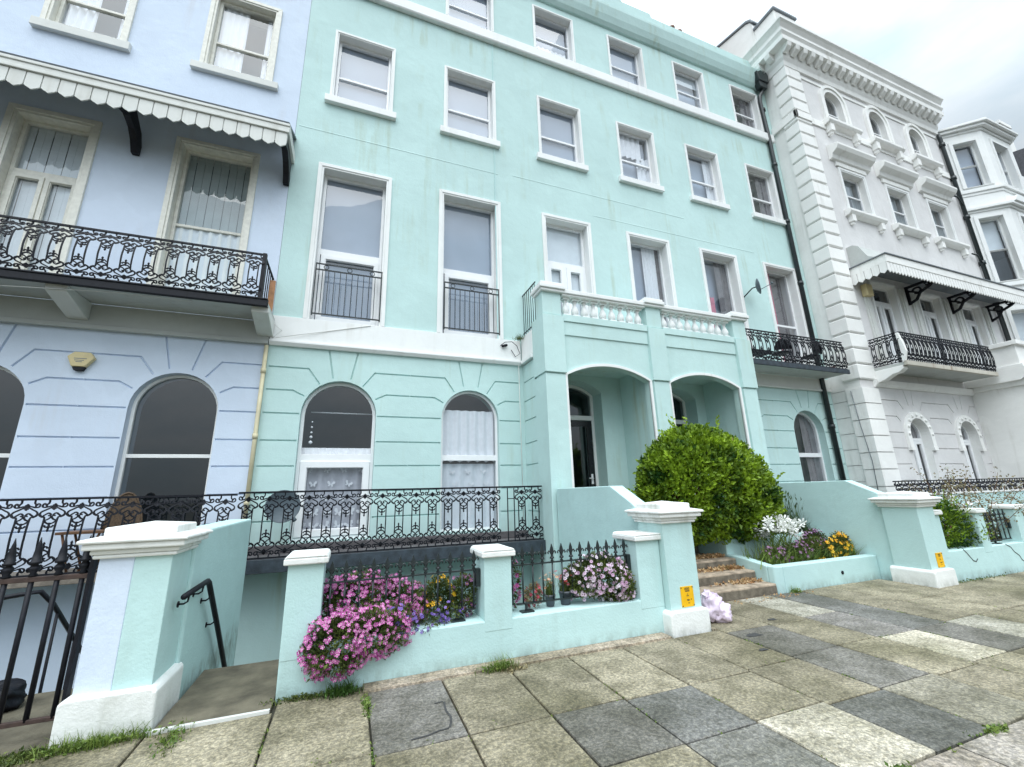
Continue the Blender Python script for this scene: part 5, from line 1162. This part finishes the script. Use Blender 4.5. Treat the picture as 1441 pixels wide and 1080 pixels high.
mound('yellow_flowers', 'yellow and orange pot flowers beside the middle small pier', Lump([((.93, 4.73, .60), (.15, .1, .18)), ((.95, 4.73, .5), (.17, .1, .12))], .2, 3, 9), 42, 1500, 'gold', 'orange', .024, (.95, 4.73, .375))
mound('magenta_flowers', 'dark magenta flowers in a pot against the middle small pier', Lump([((1.2, 4.72, .62), (.12, .1, .17)), ((1.2, 4.72, .48), (.11, .1, .1))], .2, 3, 4), 70, 1100, 'purple', 'gold', .022, (1.2, 4.72, .375))
mound('daisy_mound', 'mound of pale pink daisies in front of the right small pier', Lump([((2.82, 4.68, .64), (.36, .22, .24)), ((2.95, 4.62, .56), (.26, .2, .2)), ((2.6, 4.68, .6), (.26, .2, .2)), ((3.0, 4.6, .46), (.2, .16, .12))], .16, 3, 6), 520, 7000, 'pale', 'purple', .021, (2.8, 4.68, .375), petals=8, wid=.9, cup=.12)
mound('snapdragons', 'tall pink snapdragons at the left end of the second railing', Lump([((1.76, 4.72, .66), (.08, .08, .22)), ((1.70, 4.72, .5), (.08, .08, .14))], .2, 3, 7), 46, 420, 'pink', 'red', .022, (1.76, 4.72, .375))
mound('red_flowers', 'deep pink and rust pot flowers second from the left along the second railing', Lump([((1.98, 4.70, .50), (.10, .08, .12))], .2, 3, 12), 34, 300, 'red', 'pink', .02, (1.98, 4.7, .375), leafm='dry')
for x, rr, hh, g_, lab in ((2.17, .058, .10, 'peach', 'small grey pot of peach flowers and dry stalks behind the second railing'), (2.36, .07, .12, 'red', 'larger grey pot of rust red flowers touching the daisy mound')):
    t = thing('plant_pot', lab, 'plant pot', (x, 4.68, .376)); m = MB(); m.lathe([(rr*.75, 0), (rr, hh), (rr*1.06, hh), (rr*1.06, hh+.02), (rr*.9, hh+.02), (rr*.85, hh-.01), (.005, hh-.012)], (x, 4.68, .376), 16); m.build('pot', M['gpot'], t)
    m = MB(); f = MB()
    for k in range(90):
        b_ = Vector((x+R.uniform(-.05, .05), 4.68+R.uniform(-.05, .05), .376+hh)); d = Vector((R.uniform(-.4, .4), R.uniform(-.4, .4), 1)).normalized(); LL = R.uniform(.1, .27)
        blade(m, b_, d, LL, .008, rdir()*.1, R.random())
        if R.random() < .13: flower(f, b_+d*LL*.9, (d+rdir()*.5).normalized(), .021, R.random(), 6, 0, None, .35)
    m.build('stalks', L_['flow'], t, fix=False); f.build('blossoms', L_[g_], t, fix=False)
# flower bed
t = thing('white_lilies', 'clump of tall white star flowers in the flower bed', 'flowers', (7.1, 5.8, .33))
l = MB(); f = MB(); s = MB()
for k in range(34):
    b_ = Vector((7.1+R.gauss(0, .22), 5.8+R.gauss(0, .1), .32)); e = Vector((7.12+R.uniform(-.5, .5), 5.72+R.uniform(-.14, .14), R.uniform(.74, 1.06))); s.tube([b_, (b_+e)/2+Vector((0, 0, .06)), e], .005, 4, 0, False, None, R.random())
    for j in range(2): flower(f, e+rdir()*.05, (rdir(.3)+Vector((0, -.5, 0))).normalized(), .085, R.uniform(.4, 1), 6, 0, None, .45, .55)
for k in range(260): blade(l, (7.1+R.gauss(0, .3), 5.75+R.gauss(0, .13), .32), Vector((R.gauss(0, .4), R.gauss(0, .3), 1)).normalized(), R.uniform(.25, .5), .018, Vector((R.gauss(0, .25), R.gauss(0, .2), -.15)), R.random())
s.build('stems', L_['grass'], t, fix=False); l.build('leaves', L_['grass'], t, fix=False); f.build('blossoms', L_['whitep'], t, fix=False)
mound('purple_flowers', 'low purple daisies below the white flowers in the bed', Lump([((7.7, 5.6, .49), (.46, .15, .20)), ((7.2, 5.55, .46), (.42, .14, .16)), ((6.78, 5.6, .44), (.27, .13, .14)), ((8.0, 5.74, .60), (.30, .13, .20))], .2, 3, 14), 300, 7500, 'purple', 'whitep', .026, (7.5, 5.6, .33), petals=8)
mound('orange_flowers', 'bright orange daisies at the right end of the flower bed', Lump([((8.2, 5.52, .46), (.40, .13, .17)), ((8.48, 5.6, .55), (.22, .13, .18)), ((7.85, 5.46, .40), (.26, .08, .12))], .2, 3, 15), 190, 3800, 'orange', 'gold', .03, (8.25, 5.52, .33), petals=8)
t = thing('bed_grass', 'untidy grass and strappy leaves along the front of the flower bed', 'grass', (7.3, 5.5, .33)); m = MB()
for k in range(1300): blade(m, (R.uniform(6.5, 8.65), R.uniform(5.42, 5.7), .32), Vector((R.gauss(0, .45), R.gauss(-.15, .35), 1)).normalized(), R.uniform(.14, .36), .015, Vector((R.gauss(0, .3), R.gauss(-.1, .2), -.2)), R.random())
m.build('blades', L_['grass'], t, fix=False)
t = thing('lavender_plant', 'tall grey green lavender stalks on the upper tier by the sloped wall', 'plant', (7.9, 6.5, .66)); m = MB(); f = m
for k in range(460):
    b_ = Vector((R.uniform(7.25, 8.6), R.uniform(6.3, 6.75), .66)); d = Vector((R.gauss(0, .22), R.gauss(0, .18), 1)).normalized(); LL = R.uniform(.3, .80); blade(m, b_, d, LL, .019, Vector((R.gauss(0, .1), R.gauss(0, .08), 0)), R.random(), 0, 4)
    if R.random() < .5: e = b_+d*LL*.97; leaf(f, e, d, rdir(), .10, .034, R.random())
for k in range(1900): blade(m, (R.uniform(7.1, 8.7), R.uniform(6.28, 6.6), .66), Vector((R.gauss(0, .5), R.gauss(-.2, .4), 1)).normalized(), R.uniform(.14, .42), .019, Vector((R.gauss(0, .3), R.gauss(0, .3), -.25)), R.random())
m.build('stalks', L_['lavs'], t, fix=False)
# weeds
def weed(x, y, sx, sy, n, h, label, mat='grass', z=0., w=.007):
    t = MB()
    for k in range(n):
        t_ = R.random(); blade(t, (x+R.gauss(0, sx), y+R.gauss(0, sy), z-.01), Vector((R.gauss(0, .5), R.gauss(-.2, .45), .9)).normalized(), h*R.uniform(.35, 1.15), w*R.uniform(.6, 1.3), Vector((R.gauss(0, .2), R.gauss(0, .2), -.18)), R.random())
    for k in range(n//3): leaf(t, Vector((x+R.gauss(0, sx), y+R.gauss(0, sy), z+R.uniform(0, h*.3))), rdir(.2), rdir(.6), .03, .02, R.random())
    tag(t.build('weed_tuft', L_[mat], None, (x, y, z), fix=False), label, 'weeds', 'weeds along the foot of the walls')
weed(-1.52, 4.22, .16, .03, 700, .12, 'strip of grass at the foot of the half lavender pier')
weed(-1.9, 4.22, .12, .05, 700, .06, 'low yellowish weeds in front of the iron gate', 'flow')
weed(-1.05, 4.12, .04, .11, 260, .06, 'weeds in the joint right of the half lavender pier')
weed(-.25, 4.40, .12, .03, 420, .055, 'creeping weeds at the left foot of the low wall', 'flow')
weed(.05, 4.36, .07, .04, 260, .13, 'leafy weed under the pink mound', 'dark', 0, .012)
weed(.24, 4.05, .015, .1, 160, .05, 'grassy tuft in the paving joint below the pink mound')
weed(1.42, 4.27, .07, .025, 330, .16, 'grass tuft at the wall foot below the middle small pier')
weed(1.55, 4.22, .09, .03, 180, .07, 'dry weeds just right of the wall-foot grass tuft', 'dry')
weed(6.55, 5.14, .05, .02, 120, .13, 'small weed at the foot of the planter by the steps', 'grass')
weed(9.9, 4.42, .5, .03, 260, .05, 'sparse weeds along the foot of the right low wall', 'flow')
weed(4.1, 1.96, .06, .015, 120, .04, 'moss and grass in the kerb joint near the bottom right', 'grass')
weed(3.0, 1.94, .07, .02, 150, .06, 'grass in the kerb joint at the bottom', 'grass')
weed(3.37, 8.28, .05, .05, 110, .16, 'ferny weed growing from the white band beside the porch', 'flow', 4.94)
m = MB()
for k in range(420):
    x = R.choice(colx[11:27]); m_ = R.random()
    if R.random() < .6: p = Vector((x+R.gauss(0, .006), R.uniform(2.0, 4.3), -.012))
    else: p = Vector((R.uniform(-1., 7), R.choice([1.97, 3.36, 2.64])+R.gauss(0, .015), -.012))
    if NZ.noise(p*2.2) < .05: continue
    for j in range(8): leaf(m, p+Vector((R.gauss(0, .008), R.gauss(0, .03), 0)), rdir(.6), rdir(.5), .022, .014, R.random())
struct(m.build('joint_moss', L_['grass'], None, (2, 3, 0), fix=False), 'stuff')
m = MB()
for k in range(900):
    st = R.choice([0, 0, 1, 1, 1, 1, 2, 2, 2, 2]); y = 5.21+.35*st+R.uniform(.18, .34); x = 6.2-abs(R.gauss(0, .38)); 
    leaf(m, Vector((x, y, .14*(st+1)+R.uniform(.004, .03))), rdir(.0), rdir(.8), .055, .035, R.random())
for k in range(60): leaf(m, Vector((R.uniform(5.2, 6.8), R.uniform(4.95, 5.17), .008)), rdir(), rdir(.8), .04, .025, R.random())
struct(m.build('fallen_leaves', leafmat('dry_leaves', (.30, .15, .06), (.62, .45, .25)), None, (6, 5.6, .2), fix=False), 'stuff')
weed(5.9, 5.83, .05, .03, 90, .09, 'small green weed growing on the leaf littered step', 'dark', .28)

# ------------------------------------------------------------------ camera, light, sky
W = bpy.data.worlds.new('World'); S.world = W; W.use_nodes = True; nt = W.node_tree; nt.nodes.clear()
SUN_EL, SUN_AZ = math.radians(62), math.radians(205)      # sun behind thin cloud, over the sea behind the camera
sky = nt.nodes.new('ShaderNodeTexSky'); sky.sky_type = 'NISHITA'; sky.sun_disc = False; sky.sun_elevation = SUN_EL; sky.sun_rotation = SUN_AZ
b1 = nt.nodes.new('ShaderNodeBackground'); b1.inputs[1].default_value = .12; nt.links.new(sky.outputs[0], b1.inputs[0])
tc = nt.nodes.new('ShaderNodeTexCoord'); mp = nt.nodes.new('ShaderNodeMapping'); mp.inputs['Scale'].default_value = (1.6, 1.6, 4.); nt.links.new(tc.outputs['Generated'], mp.inputs[0])
nz = nt.nodes.new('ShaderNodeTexNoise'); nz.inputs['Scale'].default_value = 1.7; nz.inputs['Detail'].default_value = 6; nz.inputs['Roughness'].default_value = .55; nt.links.new(mp.outputs[0], nz.inputs['Vector'])
mr = nt.nodes.new('ShaderNodeMapRange'); mr.inputs[1].default_value = .36; mr.inputs[2].default_value = .60; nt.links.new(nz.outputs[0], mr.inputs[0])
mc = nt.nodes.new('ShaderNodeMix'); mc.data_type = 'RGBA'; mc.inputs[6].default_value = (.60, .74, .84, 1); mc.inputs[7].default_value = (.86, .94, 1.0, 1); nt.links.new(mr.outputs[0], mc.inputs[0])
sd = Vector((sin(SUN_AZ)*cos(SUN_EL), cos(SUN_AZ)*cos(SUN_EL), sin(SUN_EL)))
vd = nt.nodes.new('ShaderNodeVectorMath'); vd.operation = 'DOT_PRODUCT'; vd.inputs[1].default_value = sd; nt.links.new(tc.outputs['Generated'], vd.inputs[0])
gl_ = nt.nodes.new('ShaderNodeMapRange'); gl_.inputs[1].default_value = .12; gl_.inputs[2].default_value = 1.; gl_.inputs[3].default_value = .57; gl_.inputs[4].default_value = 1.9; nt.links.new(vd.outputs['Value'], gl_.inputs[0])
b2 = nt.nodes.new('ShaderNodeBackground'); nt.links.new(mc.outputs[2], b2.inputs[0]); 
sz = nt.nodes.new('ShaderNodeSeparateXYZ'); nt.links.new(tc.outputs['Generated'], sz.inputs[0])
zr = nt.nodes.new('ShaderNodeMapRange'); zr.inputs[1].default_value = 0.; zr.inputs[2].default_value = 1.; zr.inputs[3].default_value = .50; zr.inputs[4].default_value = 1.95; nt.links.new(sz.outputs[2], zr.inputs[0])   # overcast sky: brighter overhead than at the horizon
ml = nt.nodes.new('ShaderNodeMath'); ml.operation = 'MULTIPLY'; nt.links.new(gl_.outputs[0], ml.inputs[0]); nt.links.new(zr.outputs[0], ml.inputs[1]); nt.links.new(ml.outputs[0], b2.inputs[1])
mx = nt.nodes.new('ShaderNodeMixShader'); mx.inputs[0].default_value = .93; nt.links.new(b1.outputs[0], mx.inputs[1]); nt.links.new(b2.outputs[0], mx.inputs[2])
wo = nt.nodes.new('ShaderNodeOutputWorld'); nt.links.new(mx.outputs[0], wo.inputs[0])
sl_ = bpy.data.lights.new('Sun', 'SUN'); sl_.energy = 1.5; sl_.angle = math.radians(60); sl_.color = (1, .965, .92); so_ = bpy.data.objects.new('sun', sl_); COL.objects.link(so_); so_.rotation_euler = (-sd).to_track_quat('-Z', 'Y').to_euler(); so_.location = (0, -5, 20)
cd = bpy.data.cameras.new('Camera'); cd.sensor_width = 36; cd.lens = 594.07/1441*36; cd.clip_end = 1500; cd.clip_start = .05
cam = bpy.data.objects.new('camera', cd); COL.objects.link(cam); S.camera = cam
yw, pt, rl_ = .364806, .253419, .0276163
fw = Vector((sin(yw)*cos(pt), cos(yw)*cos(pt), sin(pt))); rt = fw.cross(Vector((0, 0, 1))).normalized(); dn = fw.cross(rt)
r2 = rt*cos(rl_)+dn*sin(rl_); d2 = -rt*sin(rl_)+dn*cos(rl_)
mt = Matrix((r2, -d2, -fw)).transposed().to_4x4(); mt.translation = (0, 0, 1.6); cam.matrix_world = mt
S.view_settings.view_transform = 'Standard'; S.view_settings.look = 'None'; S.view_settings.exposure = 0.22; S.view_settings.gamma = 1
S.cycles.max_bounces = 8; S.cycles.transparent_max_bounces = 12; S.cycles.caustics_reflective = False; S.cycles.caustics_refractive = False
S.cycles.use_denoising = True
